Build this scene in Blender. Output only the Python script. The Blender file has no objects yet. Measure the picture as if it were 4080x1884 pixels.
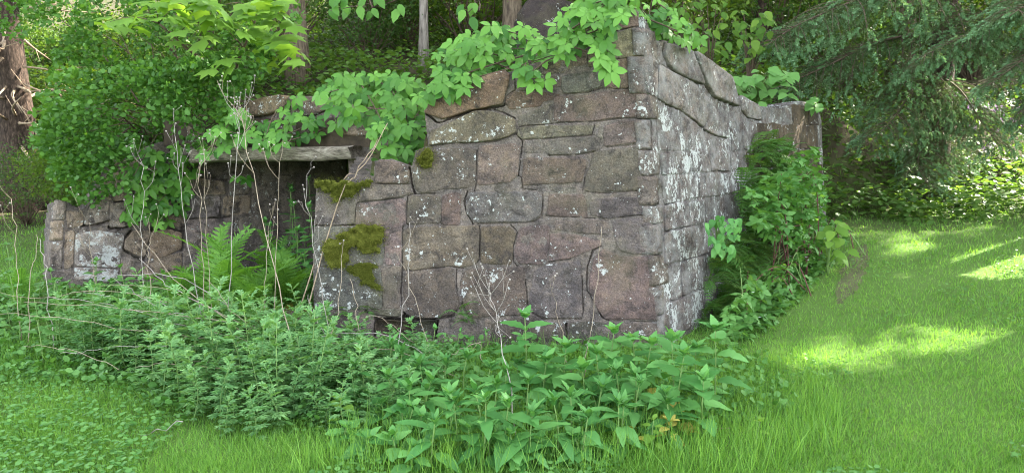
import bpy, math, random
import numpy as np
from mathutils import Vector, Matrix

SC = bpy.context.scene
COL = SC.collection
rng = np.random.default_rng(7)
R = random.Random(11)

# ------------------------------------------------------------------ camera
EYE = 1.6
FPX, CX, CY = 2914.0, 2040.0, 942.0          # the photograph is 4080 x 1884
PITCH = math.atan((942 - 578) / FPX)
cam = bpy.data.cameras.new('camera')
cam.sensor_width = 36.0
cam.lens = 36.0 * FPX / 4080.0
cam.clip_end = 400.0
cam.clip_start = 0.05
camo = bpy.data.objects.new('camera', cam)
COL.objects.link(camo)
camo.location = (0, 0, EYE)
camo.rotation_euler = (math.pi / 2 - PITCH, 0, 0)
SC.camera = camo

# ------------------------------------------------------------------ sky and sun
SUN_EL = math.radians(40)
SUN_AZ = math.radians(60)                    # clockwise from +Y (the view direction) towards +X
L = np.array([math.sin(SUN_AZ) * math.cos(SUN_EL), math.cos(SUN_AZ) * math.cos(SUN_EL), math.sin(SUN_EL)])
world = bpy.data.worlds.new('World')
SC.world = world
world.use_nodes = True
wn = world.node_tree
wn.nodes.clear()
sky = wn.nodes.new('ShaderNodeTexSky')
sky.sky_type = 'NISHITA'
sky.sun_disc = False
sky.sun_elevation = SUN_EL
sky.sun_rotation = SUN_AZ
sky.air_density = 1.0
sky.dust_density = 2.0
sky.ozone_density = 1.0
hs = wn.nodes.new('ShaderNodeHueSaturation')
hs.inputs['Saturation'].default_value = 0.38
bg = wn.nodes.new('ShaderNodeBackground')
bg.inputs['Strength'].default_value = 0.15
wo = wn.nodes.new('ShaderNodeOutputWorld')
wn.links.new(sky.outputs[0], hs.inputs['Color'])
wn.links.new(hs.outputs[0], bg.inputs['Color'])
wn.links.new(bg.outputs[0], wo.inputs[0])
sun = bpy.data.lights.new('sun', 'SUN')
sun.energy = 4.2
sun.angle = math.radians(0.53)
sun.color = (1.0, 0.93, 0.80)
suno = bpy.data.objects.new('sun', sun)
COL.objects.link(suno)
suno.rotation_euler = Vector(L).to_track_quat('Z', 'Y').to_euler()
suno.location = (20, 20, 30)
vs = SC.view_settings
vs.view_transform = 'Standard'
vs.look = 'None'
vs.gamma = 1.0
vs.use_curve_mapping = False
vs.exposure = 3.27
SC.render.engine = 'CYCLES'
SC.cycles.use_denoising = True
SC.cycles.filter_width = 1.0
SC.cycles.max_bounces = 8
SC.cycles.diffuse_bounces = 4
SC.cycles.transmission_bounces = 6
SC.cycles.sample_clamp_indirect = 6.0

# ------------------------------------------------------------------ helpers
cp, sp_ = math.cos(PITCH), math.sin(PITCH)

def ray(s, t):
    dx = (s - CX) / FPX
    dz = -(t - CY) / FPX
    return np.array([dx, cp + dz * sp_, -sp_ + dz * cp])

def at(s, t, Y):
    """point of the place seen at photo pixel (s, t), Y metres ahead"""
    d = ray(s, t)
    return np.array([0, 0, EYE]) + d * (Y / d[1])

K = 4080.0 / 2576.0

def atD(s, t, Y):
    return at(s * K, t * K, Y)

def hashn(ix, iy, iz):
    n = (ix * 374761393 + iy * 668265263 + iz * 2147483647) & 0xffffffff
    n = ((n ^ (n >> 13)) * 1274126177) & 0xffffffff
    n = n ^ (n >> 16)
    return (n & 0xffff) / 65535.0

def vnoise(p, scale=1.0, seed=0):
    p = np.atleast_2d(np.asarray(p, float)) * scale + seed * 17.31
    i = np.floor(p).astype(np.int64)
    f = p - i
    f = f * f * (3 - 2 * f)
    out = np.zeros(len(p))
    for a in (0, 1):
        for b in (0, 1):
            for c in (0, 1):
                w = (f[:, 0] if a else 1 - f[:, 0]) * (f[:, 1] if b else 1 - f[:, 1]) * (f[:, 2] if c else 1 - f[:, 2])
                out += w * hashn(i[:, 0] + a, i[:, 1] + b, i[:, 2] + c)
    return out * 2 - 1

def fbm(p, scale=1.0, oct=3, seed=0):
    s = 0
    a = 1.0
    for o in range(oct):
        s = s + a * vnoise(p, scale * 2 ** o, seed + o)
        a *= 0.5
    return s

def mk(name, V, faces, mat=None, smooth=True):
    """mesh from arrays; faces is a list of (m,k) integer arrays; mat a material, or a list with one per array"""
    me = bpy.data.meshes.new(name)
    V = np.asarray(V, dtype=np.float32)
    faces = [np.asarray(f, dtype=np.int32) for f in faces if len(f)]
    me.vertices.add(len(V))
    me.vertices.foreach_set('co', V.ravel())
    nl = sum(f.size for f in faces)
    npoly = sum(len(f) for f in faces)
    me.loops.add(nl)
    me.loops.foreach_set('vertex_index', np.concatenate([f.ravel() for f in faces]))
    me.polygons.add(npoly)
    tot = np.concatenate([np.full(len(f), f.shape[1], np.int32) for f in faces])
    st = np.concatenate([[0], np.cumsum(tot)[:-1]]).astype(np.int32)
    me.polygons.foreach_set('loop_start', st)
    me.polygons.foreach_set('use_smooth', np.full(npoly, smooth))
    if isinstance(mat, (list, tuple)):
        for m in mat:
            me.materials.append(m)
        me.polygons.foreach_set('material_index', np.concatenate([np.full(len(f), i, np.int32) for i, f in enumerate(faces)]))
    elif mat is not None:
        me.materials.append(mat)
    me.update(calc_edges=True)
    me.validate()
    return me

def ob(name, data, parent=None, loc=(0, 0, 0), rot=None, scale=None):
    o = bpy.data.objects.new(name, data)
    COL.objects.link(o)
    o.location = tuple(float(v) for v in loc)
    if rot is not None:
        if isinstance(rot, Matrix):
            o.rotation_euler = rot.to_euler()
        else:
            o.rotation_euler = rot
    if scale is not None:
        o.scale = (scale,) * 3 if np.isscalar(scale) else scale
    if parent is not None:
        o.parent = parent
    return o

def tag(o, label=None, cat=None, group=None, kind=None):
    if label: o['label'] = label
    if cat: o['category'] = cat
    if group: o['group'] = group
    if kind: o['kind'] = kind
    return o

def thing(name, label, cat, loc, group=None, rotz=0.0):
    o = ob(name, None, None, loc, (0, 0, rotz))
    o.empty_display_size = 0.1
    return tag(o, label, cat, group)

def inpoly(P, poly):
    x, y = P[:, 0], P[:, 1]
    poly = np.asarray(poly, float)
    ins = np.zeros(len(P), bool)
    n = len(poly)
    for i in range(n):
        x1, y1 = poly[i]
        x2, y2 = poly[(i + 1) % n]
        if y1 == y2:
            continue
        c = ((y1 > y) != (y2 > y)) & (x < (x2 - x1) * (y - y1) / (y2 - y1) + x1)
        ins ^= c
    return ins

def segdist(P, a, b):
    a = np.asarray(a, float); b = np.asarray(b, float)
    d = b - a
    t = np.clip(((P - a) @ d) / (d @ d + 1e-12), 0, 1)
    return np.linalg.norm(P - (a + t[:, None] * d), axis=1)

def tube(pts, rad, sides=6, cap=True):
    """tapered tube along points -> V, quads, tris"""
    pts = np.asarray(pts, float)
    n = len(pts)
    rad = np.full(n, rad, float) if np.isscalar(rad) else np.asarray(rad, float)
    T = np.gradient(pts, axis=0)
    T /= np.linalg.norm(T, axis=1)[:, None] + 1e-12
    ref = np.array([1.0, 0.2, 0.1]) if abs(T[0][2]) > 0.8 else np.array([0.0, 0.0, 1.0])
    V = []
    for i in range(n):
        u = np.cross(T[i], ref); u /= np.linalg.norm(u) + 1e-12
        v = np.cross(T[i], u)
        a = np.arange(sides) * 2 * math.pi / sides
        V.append(pts[i] + rad[i] * (np.cos(a)[:, None] * u + np.sin(a)[:, None] * v))
    V = np.concatenate(V)
    F = []
    for i in range(n - 1):
        for j in range(sides):
            k = (j + 1) % sides
            F.append((i * sides + j, i * sides + k, (i + 1) * sides + k, (i + 1) * sides + j))
    tr = []
    if cap:
        V = np.vstack([V, pts[0], pts[-1]])
        for j in range(sides):
            k = (j + 1) % sides
            tr.append((n * sides, k, j))
            tr.append((n * sides + 1, (n - 1) * sides + j, (n - 1) * sides + k))
    return V, np.array(F), np.array(tr).reshape(-1, 3)

class MB:
    """collects pieces into one mesh"""
    def __init__(s):
        s.V = []; s.Q = []; s.T = []; s.n = 0
    def add(s, V, Q=None, T=None):
        V = np.asarray(V, float)
        s.V.append(V)
        if Q is not None and len(Q): s.Q.append(np.asarray(Q) + s.n)
        if T is not None and len(T): s.T.append(np.asarray(T) + s.n)
        s.n += len(V)
    def tube(s, pts, rad, sides=6, cap=True):
        s.add(*tube(pts, rad, sides, cap))
    def mesh(s, name, mat, smooth=True):
        F = []
        if s.Q: F.append(np.concatenate(s.Q))
        if s.T: F.append(np.concatenate(s.T))
        return mk(name, np.concatenate(s.V), F, mat, smooth)

def curve_pts(ctrl, n=16):
    """Catmull-Rom through control points"""
    c = np.asarray(ctrl, float)
    if len(c) == 2:
        t = np.linspace(0, 1, n)[:, None]
        return c[0] * (1 - t) + c[1] * t
    p = np.vstack([2 * c[0] - c[1], c, 2 * c[-1] - c[-2]])
    out = []
    m = len(c) - 1
    for x in np.linspace(0, m - 1e-6, n):
        i = int(x); t = x - i
        a, b, d, e = p[i], p[i + 1], p[i + 2], p[i + 3]
        out.append(0.5 * (2 * b + (d - a) * t + (2 * a - 5 * b + 4 * d - e) * t * t + (3 * b - a - 3 * d + e) * t ** 3))
    return np.array(out)

# leaf templates: along +Y, normal +Z, unit length
def leaf_rhomb(w=0.32):
    V = np.array([(0, 0, 0), (w, .45, .09), (0, 1, -.06), (-w, .45, .09)], float)
    return V, np.array([(0, 1, 2), (0, 2, 3)])

def leaf_round(w=0.4):
    V = np.array([(0, 0, 0), (w, .3, .05), (w * .85, .75, .03), (0, 1, -.04), (-w * .85, .75, .03), (-w, .3, .05)], float)
    return V, np.array([(0, 1, 2), (0, 2, 3), (0, 3, 4), (0, 4, 5)])

def leaf_ovate(w=0.28, droop=0.18, serr=0.0, n=8, fold=0.12, peak=0.35, seed=0):
    """a leaf blade with midrib fold, droop and optionally a toothed edge"""
    rr = random.Random(seed)
    ys = np.linspace(0, 1, n)
    V = []; F = []
    for i, y in enumerate(ys):
        k = (y / peak) if y < peak else (1 - y) / (1 - peak)
        ww = w * max(0, math.sin(min(1, k) * math.pi / 2)) ** (0.75 if y < peak else 0.95)
        if serr and 0 < i < n - 1:
            ww *= 1 + serr * (1 if i % 2 else -1)
        z = -droop * y * y
        wob = 0.02 * rr.uniform(-1, 1)
        V += [(-ww, y - .04 * (ww / w), z + fold * ww + wob), (0, y, z), (ww, y - .04 * (ww / w), z + fold * ww - wob)]
    for i in range(n - 1):
        a = i * 3
        for j in (0, 1):
            F.append((a + j, a + j + 1, a + j + 4, a + j + 3))
    return np.array(V), np.array(F)

def frames(n, up=0.6, rng=rng, flat=None, center=None, pts=None, outward=0.0):
    """n random rotation matrices (rows = x,y,z axes); normals lean up (and outward)"""
    nn = rng.normal(size=(n, 3))
    nn /= np.linalg.norm(nn, axis=1)[:, None]
    nn = nn * (1 - up) + np.array([0, 0, 1.0]) * up
    if outward and pts is not None:
        d = pts - center
        d /= np.linalg.norm(d, axis=1)[:, None] + 1e-9
        nn += d * outward
    nn /= np.linalg.norm(nn, axis=1)[:, None] + 1e-9
    d = rng.normal(size=(n, 3))
    d -= (d * nn).sum(1)[:, None] * nn
    d /= np.linalg.norm(d, axis=1)[:, None] + 1e-9
    x = np.cross(d, nn)
    return np.stack([x, d, nn], axis=1)

def scatter(T, F, P, M, S):
    """copies of template (T verts, F faces) at P with frames M and sizes S -> V, faces"""
    n = len(P)
    V = np.einsum('kj,njm->nkm', T, M) * np.asarray(S, float).reshape(-1, 1, 1) + np.asarray(P)[:, None, :]
    FF = F[None] + (np.arange(n) * len(T))[:, None, None]
    return V.reshape(-1, 3), FF.reshape(-1, F.shape[1])

# ------------------------------------------------------------------ materials
def newmat(name):
    m = bpy.data.materials.new(name)
    m.use_nodes = True
    nt = m.node_tree
    nt.nodes.clear()
    out = nt.nodes.new('ShaderNodeOutputMaterial')
    return m, nt, out

def N(nt, typ, **kw):
    n = nt.nodes.new(typ)
    for k, v in kw.items():
        if k.startswith('_'):
            setattr(n, k[1:], v)
        else:
            n.inputs[k.replace('_', ' ')].default_value = v
    return n

def ramp(nt, src, stops):
    r = nt.nodes.new('ShaderNodeValToRGB')
    e = r.color_ramp.elements
    while len(e) < len(stops):
        e.new(0.5)
    for i, (p, c) in enumerate(stops):
        e[i].position = p
        e[i].color = c if len(c) == 4 else (*c, 1)
    nt.links.new(src, r.inputs[0])
    return r.outputs[0]

def mixc(nt, fac, a, b, mode='MIX'):
    m = nt.nodes.new('ShaderNodeMix')
    m.data_type = 'RGBA'
    m.blend_type = mode
    for sock, v in ((0, fac), (6, a), (7, b)):
        if hasattr(v, 'is_output') or isinstance(v, bpy.types.NodeSocket):
            nt.links.new(v, m.inputs[sock])
        else:
            m.inputs[sock].default_value = v if sock == 0 else (*v, 1) if len(v) == 3 else v
    return m.outputs[2]

def math_(nt, op, a, b=0.0, clamp=False):
    m = nt.nodes.new('ShaderNodeMath')
    m.operation = op
    m.use_clamp = clamp
    for i, v in enumerate((a, b)):
        if isinstance(v, bpy.types.NodeSocket):
            nt.links.new(v, m.inputs[i])
        else:
            m.inputs[i].default_value = v
    return m.outputs[0]

def maprange(nt, v, a, b, c=0.0, d=1.0):
    m = nt.nodes.new('ShaderNodeMapRange')
    nt.links.new(v, m.inputs[0])
    for i, x in enumerate((a, b, c, d)):
        m.inputs[i + 1].default_value = x
    return m.outputs[0]

def pos(nt, scale=(1, 1, 1)):
    g = nt.nodes.new('ShaderNodeNewGeometry')
    if scale == (1, 1, 1):
        return g.outputs['Position']
    v = nt.nodes.new('ShaderNodeVectorMath')
    v.operation = 'MULTIPLY'
    v.inputs[1].default_value = scale
    nt.links.new(g.outputs['Position'], v.inputs[0])
    return v.outputs[0]

def noise(nt, vec, scale, detail=3.0, rough=0.55, dist=0.0):
    n = N(nt, 'ShaderNodeTexNoise', Scale=scale, Detail=detail, Roughness=rough, Distortion=dist)
    nt.links.new(vec, n.inputs['Vector'])
    return n.outputs[0]

def leaf_mat(name, c1, c2, trans=0.45, rough=0.5, tcol=None, island=True, spec=0.22):
    m, nt, out = newmat(name)
    g = nt.nodes.new('ShaderNodeNewGeometry')
    oi = nt.nodes.new('ShaderNodeObjectInfo')
    f = g.outputs['Random Per Island'] if island else oi.outputs['Random']
    if island:
        f = math_(nt, 'ADD', math_(nt, 'MULTIPLY', f, 0.75), math_(nt, 'MULTIPLY', oi.outputs['Random'], 0.25))
    col = mixc(nt, f, c1, c2)
    nz = noise(nt, pos(nt), 1.3, 2.0)
    col = mixc(nt, maprange(nt, nz, 0.35, 0.65, 0.0, 0.55), col, mixc(nt, 1.0, col, (0.72, 0.80, 0.70), 'MULTIPLY'))
    p = N(nt, 'ShaderNodeBsdfPrincipled', Roughness=rough)
    p.inputs['Specular IOR Level'].default_value = spec
    nt.links.new(col, p.inputs['Base Color'])
    t = nt.nodes.new('ShaderNodeBsdfTranslucent')
    tc = mixc(nt, 1.0, col, tcol or (1.35, 1.25, 0.55), 'MULTIPLY')
    nt.links.new(tc, t.inputs['Color'])
    mx = nt.nodes.new('ShaderNodeMixShader')
    mx.inputs[0].default_value = trans
    nt.links.new(p.outputs[0], mx.inputs[1])
    nt.links.new(t.outputs[0], mx.inputs[2])
    nt.links.new(mx.outputs[0], out.inputs[0])
    return m

def bump(nt, h, strength, dist, p):
    b = N(nt, 'ShaderNodeBump', Strength=strength, Distance=dist)
    nt.links.new(h, b.inputs['Height'])
    nt.links.new(b.outputs[0], p.inputs['Normal'])

def simple_mat(name, stops, scale=8.0, stretch=(1, 1, 1), rough=0.85, bs=0.4, bd=0.01, detail=5.0):
    m, nt, out = newmat(name)
    v = pos(nt, stretch)
    n = noise(nt, v, scale, detail, 0.65)
    c = ramp(nt, n, stops)
    p = N(nt, 'ShaderNodeBsdfPrincipled', Roughness=rough)
    p.inputs['Specular IOR Level'].default_value = 0.2
    nt.links.new(c, p.inputs['Base Color'])
    bump(nt, noise(nt, v, scale * 3, 4.0), bs, bd, p)
    nt.links.new(p.outputs[0], out.inputs[0])
    return m

def stone_mat(name, base=None, streak=False, mortar=False):
    """weathered sandstone; colour and lichen amount (alpha) come from the object colour"""
    m, nt, out = newmat(name)
    v = pos(nt)
    oi = nt.nodes.new('ShaderNodeObjectInfo')
    if base is None:
        col = oi.outputs['Color']; lich = oi.outputs['Alpha']
    else:
        rgb = nt.nodes.new('ShaderNodeRGB'); rgb.outputs[0].default_value = (*base, 1)
        col = rgb.outputs[0]; lich = None
    big = noise(nt, v, 3.4, 6.0, 0.66, 0.5)
    mid = noise(nt, v, 16.0, 6.0, 0.7, 0.5)
    fine = noise(nt, v, 85.0, 4.0, 0.75)
    col = mixc(nt, maprange(nt, big, 0.36, 0.66), mixc(nt, 1.0, col, (0.60, 0.60, 0.60), 'MULTIPLY'), mixc(nt, 1.0, col, (1.16, 1.15, 1.09), 'MULTIPLY'))
    col = mixc(nt, maprange(nt, mid, 0.42, 0.72, 0.0, 0.75 if not mortar else 0.7), col, mixc(nt, 1.0, col, (1.55, 1.42, 1.22), 'MULTIPLY'))
    col = mixc(nt, maprange(nt, noise(nt, v, 9.0, 6.0, 0.75, 0.6), 0.50, 0.64, 0.0, 0.85 if not mortar else 0.75), col, (0.060, 0.054, 0.050))
    col = mixc(nt, maprange(nt, fine, 0.40, 0.60, 0.85, 0.0), col, mixc(nt, 1.0, col, (0.5, 0.48, 0.47), 'MULTIPLY'))
    col = mixc(nt, maprange(nt, fine, 0.60, 0.76, 0.0, 0.5), col, mixc(nt, 1.0, col, (1.75, 1.7, 1.65), 'MULTIPLY'))
    # green algae film
    col = mixc(nt, maprange(nt, noise(nt, v, 3.1, 3.0), 0.55, 0.75, 0.0, 0.28), col, (0.15, 0.15, 0.07))
    col = mixc(nt, 1.0, col, (0.885, 0.850, 0.865), 'MULTIPLY')
    if streak:
        col = mixc(nt, maprange(nt, noise(nt, v, 7.0, 6.0, 0.75, 0.4), 0.42, 0.66, 0.0, 0.42), col, (0.36, 0.37, 0.36))
    # lichen and flaked limewash
    sv = pos(nt, (1.0, 1.0, 0.68)) if streak else v
    vor = N(nt, 'ShaderNodeTexVoronoi', Scale=34.0 if not streak else 42.0)
    ds = nt.nodes.new('ShaderNodeVectorMath'); ds.operation = 'ADD'
    nd = N(nt, 'ShaderNodeTexNoise', Scale=42.0, Detail=5.0)
    nt.links.new(v, nd.inputs['Vector'])
    sc = nt.nodes.new('ShaderNodeVectorMath'); sc.operation = 'SCALE'; sc.inputs[3].default_value = 0.055
    nt.links.new(nd.outputs['Color'], sc.inputs[0])
    nt.links.new(sv, ds.inputs[0]); nt.links.new(sc.outputs[0], ds.inputs[1])
    nt.links.new(ds.outputs[0], vor.inputs['Vector'])
    rnd = nt.nodes.new('ShaderNodeSeparateColor')
    nt.links.new(vor.outputs['Color'], rnd.inputs[0])
    clus = maprange(nt, noise(nt, sv, 6.5 if not streak else 5.5, 5.0, 0.65, 0.6), 0.2, 0.8, 0.02, 0.98)
    amt = math_(nt, 'ADD', clus, math_(nt, 'MULTIPLY', lich, 0.42) if lich is not None else (0.02 if not streak else 0.25))
    # dot radius grows where the cluster field is high; most cells stay bare
    rad = math_(nt, 'MULTIPLY', math_(nt, 'SUBTRACT', amt, math_(nt, 'ADD', math_(nt, 'MULTIPLY', rnd.outputs[0], 0.42), 0.50)), 1.9)
    dotm = maprange(nt, math_(nt, 'SUBTRACT', rad, vor.outputs['Distance']), 0.0, 0.10)
    flake = maprange(nt, math_(nt, 'ADD', noise(nt, sv, 38.0, 6.0, 0.7, 0.3), math_(nt, 'MULTIPLY', math_(nt, 'SUBTRACT', amt, 0.76), 0.8)), 0.61, 0.65)
    wm = math_(nt, 'MAXIMUM', dotm, math_(nt, 'MULTIPLY', flake, 0.9 if (streak or lich is not None) else 0.4))
    vor2 = N(nt, 'ShaderNodeTexVoronoi', Scale=75.0)
    nt.links.new(v, vor2.inputs['Vector'])
    r2 = nt.nodes.new('ShaderNodeSeparateColor'); nt.links.new(vor2.outputs['Color'], r2.inputs[0])
    tiny = math_(nt, 'MULTIPLY', math_(nt, 'GREATER_THAN', r2.outputs[1], 0.972), math_(nt, 'LESS_THAN', vor2.outputs['Distance'], 0.22))
    wm = math_(nt, 'MAXIMUM', wm, math_(nt, 'MULTIPLY', tiny, 0.8))
    wcol = mixc(nt, fine, (0.36, 0.385, 0.36), (0.66, 0.68, 0.65))
    col = mixc(nt, math_(nt, 'MULTIPLY', wm, 0.74), col, wcol)
    p = N(nt, 'ShaderNodeBsdfPrincipled', Roughness=0.92)
    p.inputs['Specular IOR Level'].default_value = 0.15
    nt.links.new(col, p.inputs['Base Color'])
    h = math_(nt, 'ADD', math_(nt, 'MULTIPLY', mid, 0.9), math_(nt, 'MULTIPLY', fine, 0.45))
    bump(nt, h, 0.9, 0.03, p)
    nt.links.new(p.outputs[0], out.inputs[0])
    return m

M = {}
M['stone'] = stone_mat('sandstone')
M['stone_side'] = stone_mat('limewashed_sandstone', streak=True)
M['mortar'] = stone_mat('mortar', (0.205, 0.186, 0.172), mortar=True)
M['mortar_side'] = stone_mat('limewashed_mortar', (0.175, 0.156, 0.150), streak=True, mortar=True)
M['timber'] = simple_mat('weathered_timber', [(0.3, (0.07, 0.062, 0.05)), (0.48, (0.24, 0.205, 0.16)), (0.7, (0.42, 0.38, 0.31))], 3.4, (0.8, 8, 13), 0.9, 1.0, 0.03)
M['soil'] = simple_mat('soil', [(0.3, (0.022, 0.017, 0.012)), (0.6, (0.06, 0.045, 0.03))], 9.0)
M['path'] = simple_mat('worn_path', [(0.3, (0.045, 0.060, 0.020)), (0.6, (0.10, 0.10, 0.045))], 12.0)
M['bark'] = simple_mat('bark', [(0.3, (0.055, 0.042, 0.032)), (0.5, (0.15, 0.115, 0.08)), (0.7, (0.23, 0.18, 0.125))], 7.0, (5, 5, 0.8), 0.95, 0.9, 0.04)
M['bark_grey'] = simple_mat('grey_bark', [(0.3, (0.08, 0.07, 0.06)), (0.5, (0.20, 0.175, 0.15)), (0.75, (0.32, 0.29, 0.25))], 6.0, (4, 4, 0.7), 0.95, 0.7, 0.03)
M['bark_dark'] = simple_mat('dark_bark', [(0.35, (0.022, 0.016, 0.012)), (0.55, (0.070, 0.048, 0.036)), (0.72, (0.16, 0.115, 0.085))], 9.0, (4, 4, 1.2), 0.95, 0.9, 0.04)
M['twig'] = simple_mat('twig', [(0.3, (0.05, 0.036, 0.025)), (0.7, (0.13, 0.095, 0.065))], 20.0)
M['dead'] = simple_mat('dead_branch', [(0.3, (0.16, 0.12, 0.08)), (0.7, (0.38, 0.29, 0.20))], 20.0)
M['straw'] = simple_mat('dry_stalk', [(0.3, (0.15, 0.115, 0.08)), (0.7, (0.36, 0.30, 0.22))], 25.0, (1, 1, .4))
M['straw_grey'] = simple_mat('grey_stalk', [(0.3, (0.17, 0.15, 0.13)), (0.7, (0.36, 0.325, 0.29))], 25.0, (1, 1, .4))
M['cane'] = simple_mat('bramble_cane', [(0.3, (0.10, 0.03, 0.04)), (0.7, (0.16, 0.07, 0.06))], 20.0)
M['stem'] = simple_mat('green_stem', [(0.3, (0.10, 0.18, 0.05)), (0.7, (0.17, 0.27, 0.08))], 15.0, rough=0.6)
M['moss'] = leaf_mat('moss', (0.045, 0.062, 0.008), (0.21, 0.215, 0.04), 0.25, 0.9, (1.1, 1.1, .7), spec=.1)
M['creeper'] = leaf_mat('creeper_leaf', (0.036, 0.125, 0.016), (0.135, 0.300, 0.048), 0.28, 0.42, island=False)
M['maple'] = leaf_mat('maple_leaf', (0.13, 0.26, 0.035), (0.20, 0.35, 0.06), 0.50, 0.45, island=False)
M['nettle'] = leaf_mat('broad_weed_leaf', (0.060, 0.195, 0.045), (0.150, 0.350, 0.095), 0.36, 0.5, island=False)
M['lance'] = leaf_mat('lance_weed_leaf', (0.052, 0.175, 0.042), (0.125, 0.300, 0.080), 0.34, 0.48, island=False)
M['yellowing'] = leaf_mat('yellowing_leaf', (0.42, 0.36, 0.06), (0.55, 0.47, 0.12), 0.35, 0.6, (1.1, 1.0, .7), island=False)
M['mugwort'] = leaf_mat('mugwort_leaf', (0.095, 0.240, 0.080), (0.24, 0.42, 0.165), 0.38, 0.6)
M['fern'] = leaf_mat('fern_frond', (0.085, 0.22, 0.030), (0.165, 0.34, 0.055), 0.45, 0.5)
M['shrub'] = leaf_mat('shrub_leaf', (0.032, 0.100, 0.018), (0.105, 0.235, 0.045), 0.40, 0.5)
M['wood_leaf'] = leaf_mat('woodland_leaf', (0.06, 0.125, 0.022), (0.13, 0.22, 0.04), 0.5, 0.5, (1.5, 1.3, .4))
M['wood_dark'] = leaf_mat('dark_woodland_leaf', (0.035, 0.085, 0.022), (0.085, 0.155, 0.035), 0.45, 0.5, (1.4, 1.25, .45))
M['cover'] = leaf_mat('ground_cover_leaf', (0.06, 0.135, 0.028), (0.135, 0.235, 0.055), 0.45, 0.5)
M['bramble'] = leaf_mat('bramble_leaf', (0.060, 0.175, 0.035), (0.145, 0.300, 0.080), 0.36, 0.5)
M['grass'] = leaf_mat('grass', (0.058, 0.175, 0.025), (0.220, 0.415, 0.082), 0.44, 0.5)
M['spruce'] = leaf_mat('spruce_needle', (0.052, 0.085, 0.034), (0.105, 0.150, 0.062), 0.25, 0.6, (1.2, 1.2, .7))
M['spruce_tip'] = leaf_mat('spruce_new_tip', (0.12, 0.23, 0.115), (0.20, 0.33, 0.175), 0.3, 0.55, (1.2, 1.2, .7))
M['sapling'] = leaf_mat('sapling_leaf', (0.07, 0.165, 0.025), (0.15, 0.26, 0.04), 0.5, 0.5, (1.4, 1.25, .5), island=False)
M['petal'] = leaf_mat('white_petal', (0.7, 0.7, 0.68), (0.8, 0.8, 0.78), 0.3, 0.6, (1, 1, 1))
M['petal_lilac'] = leaf_mat('lilac_petal', (0.38, 0.22, 0.45), (0.55, 0.38, 0.6), 0.3, 0.6, (1, 1, 1))

def place_fg(u):
    """what of the ruin stands behind display column u"""
    for lim, ph in ((230, 'before the left end stones'), (480, 'before the splayed wall'), (660, 'before the left half of the opening'), (790, 'before the right half of the opening'), (960, 'before the mossy corner stone'), (1110, 'before the wall left of its middle'), (1230, 'before the middle of the front wall'), (1340, 'before the white spotted base stone'), (1460, 'before the dark base crack'), (1560, 'before the cracked right stone'), (1680, 'before the wall corner'), (3000, 'before the side wall')):
        if u < lim:
            return ph

def place_bg(u):
    for lim, ph in ((-60, 'out of view at the left'), (110, 'near the far left conifer'), (420, 'behind the honeysuckle shrub'), (700, 'behind the lintel'), (900, 'right of the brown trunk'), (1080, 'by the thin grey trunk'), (1400, 'behind the creeper mound'), (1620, 'behind the wall peak'), (1850, 'behind the right shoulder'), (2080, 'left of the spruce'), (2640, 'behind the spruce'), (99999, 'out of view at the right')):
        if u < lim:
            return ph

# ------------------------------------------------------------------ ground
SOLID = [(-4.75, 7.38), (-2.5, 9.4), (-1.85, 9.4), (-1.6, 8.5), (-1.2, 6.0), (0.92, 6.0), (3.45, 9.2), (3.7, 15), (-5.0, 15), (-4.95, 8.6)]

def sstep(a, b, x):
    t = np.clip((x - a) / (b - a), 0, 1)
    return t * t * (3 - 2 * t)

def hground(x, y):
    x = np.asarray(x, float); y = np.asarray(y, float)
    P = np.stack([x, y, 0 * x], -1).reshape(-1, 3)
    nz = (0.035 * vnoise(P, 0.9, 3) + 0.12 * vnoise(P, 0.23, 4)).reshape(x.shape)
    front = 0.03 * np.maximum(0, y - 5)
    left = 0.02 + 0.075 * np.maximum(0, y - 4.5) + 0.24 * np.maximum(0, y - 17)
    right = 0.125 * np.maximum(0, y - 5.0) + 0.05 * np.maximum(0, x - 2) + 0.27 * np.maximum(0, y - 10.5) + .03 * np.maximum(0, x - 7)
    centre = 2.0 + 0.30 * (y - 9.5)
    wl = sstep(-3.2, -5.2, x)
    wr = sstep(1.1, 2.4, x)
    low = front * (1 - wl) * (1 - wr) + left * wl + right * wr
    # wooded hill behind the ruin
    wc = sstep(-6.6, -4.7, x) * sstep(6.5, 3.9, x) * sstep(9.6, 10.6, y + 0.35 * np.maximum(0, -x - 5))
    far = sstep(13, 22, y) * sstep(-16, -9, x)
    z = low * (1 - wc) + np.maximum(low, centre) * wc
    z = z * (1 - far * 0.6) + np.maximum(z, centre * .9) * far * 0.6
    z = z + nz * (0.25 + 0.75 * sstep(7, 14, y))
    inside = inpoly(np.stack([x.ravel(), y.ravel()], -1), SOLID).reshape(x.shape)
    top = np.interp(x, [-6.5, -5.2, -4.5, -3.4, -2.4, -1.5, -.6, 0, .9, 1.5, 2.5, 3.7], [.55, .8, 1.0, 1.65, 1.9, 1.6, 1.7, 1.9, 2.15, 2.1, 1.95, 1.75])
    top = np.where((x > -2) & (x < -.8), np.minimum(top, 1.2 + 1.1 * np.maximum(0, y - 6.3)), top)
    top = top + 0.1 * np.maximum(0, y - 8) + nz * .6
    return np.where(inside, np.maximum(z, np.minimum(top, np.maximum(centre + .2, top * .999))), z)

def gz(x, y):
    return float(hground(np.array([x]), np.array([y]))[0])

def ground_hit(s, t, y0=2.5, y1=40):
    """where the line of sight through photo pixel (s,t) meets open ground"""
    ys = np.linspace(y0, y1, 1500)
    d = ray(s, t)
    P = np.array([0, 0, EYE]) + d[None] * (ys / d[1])[:, None]
    h = hground(P[:, 0], P[:, 1])
    k = np.argmax(P[:, 2] <= h)
    return np.array([P[k, 0], P[k, 1], h[k]])

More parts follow.
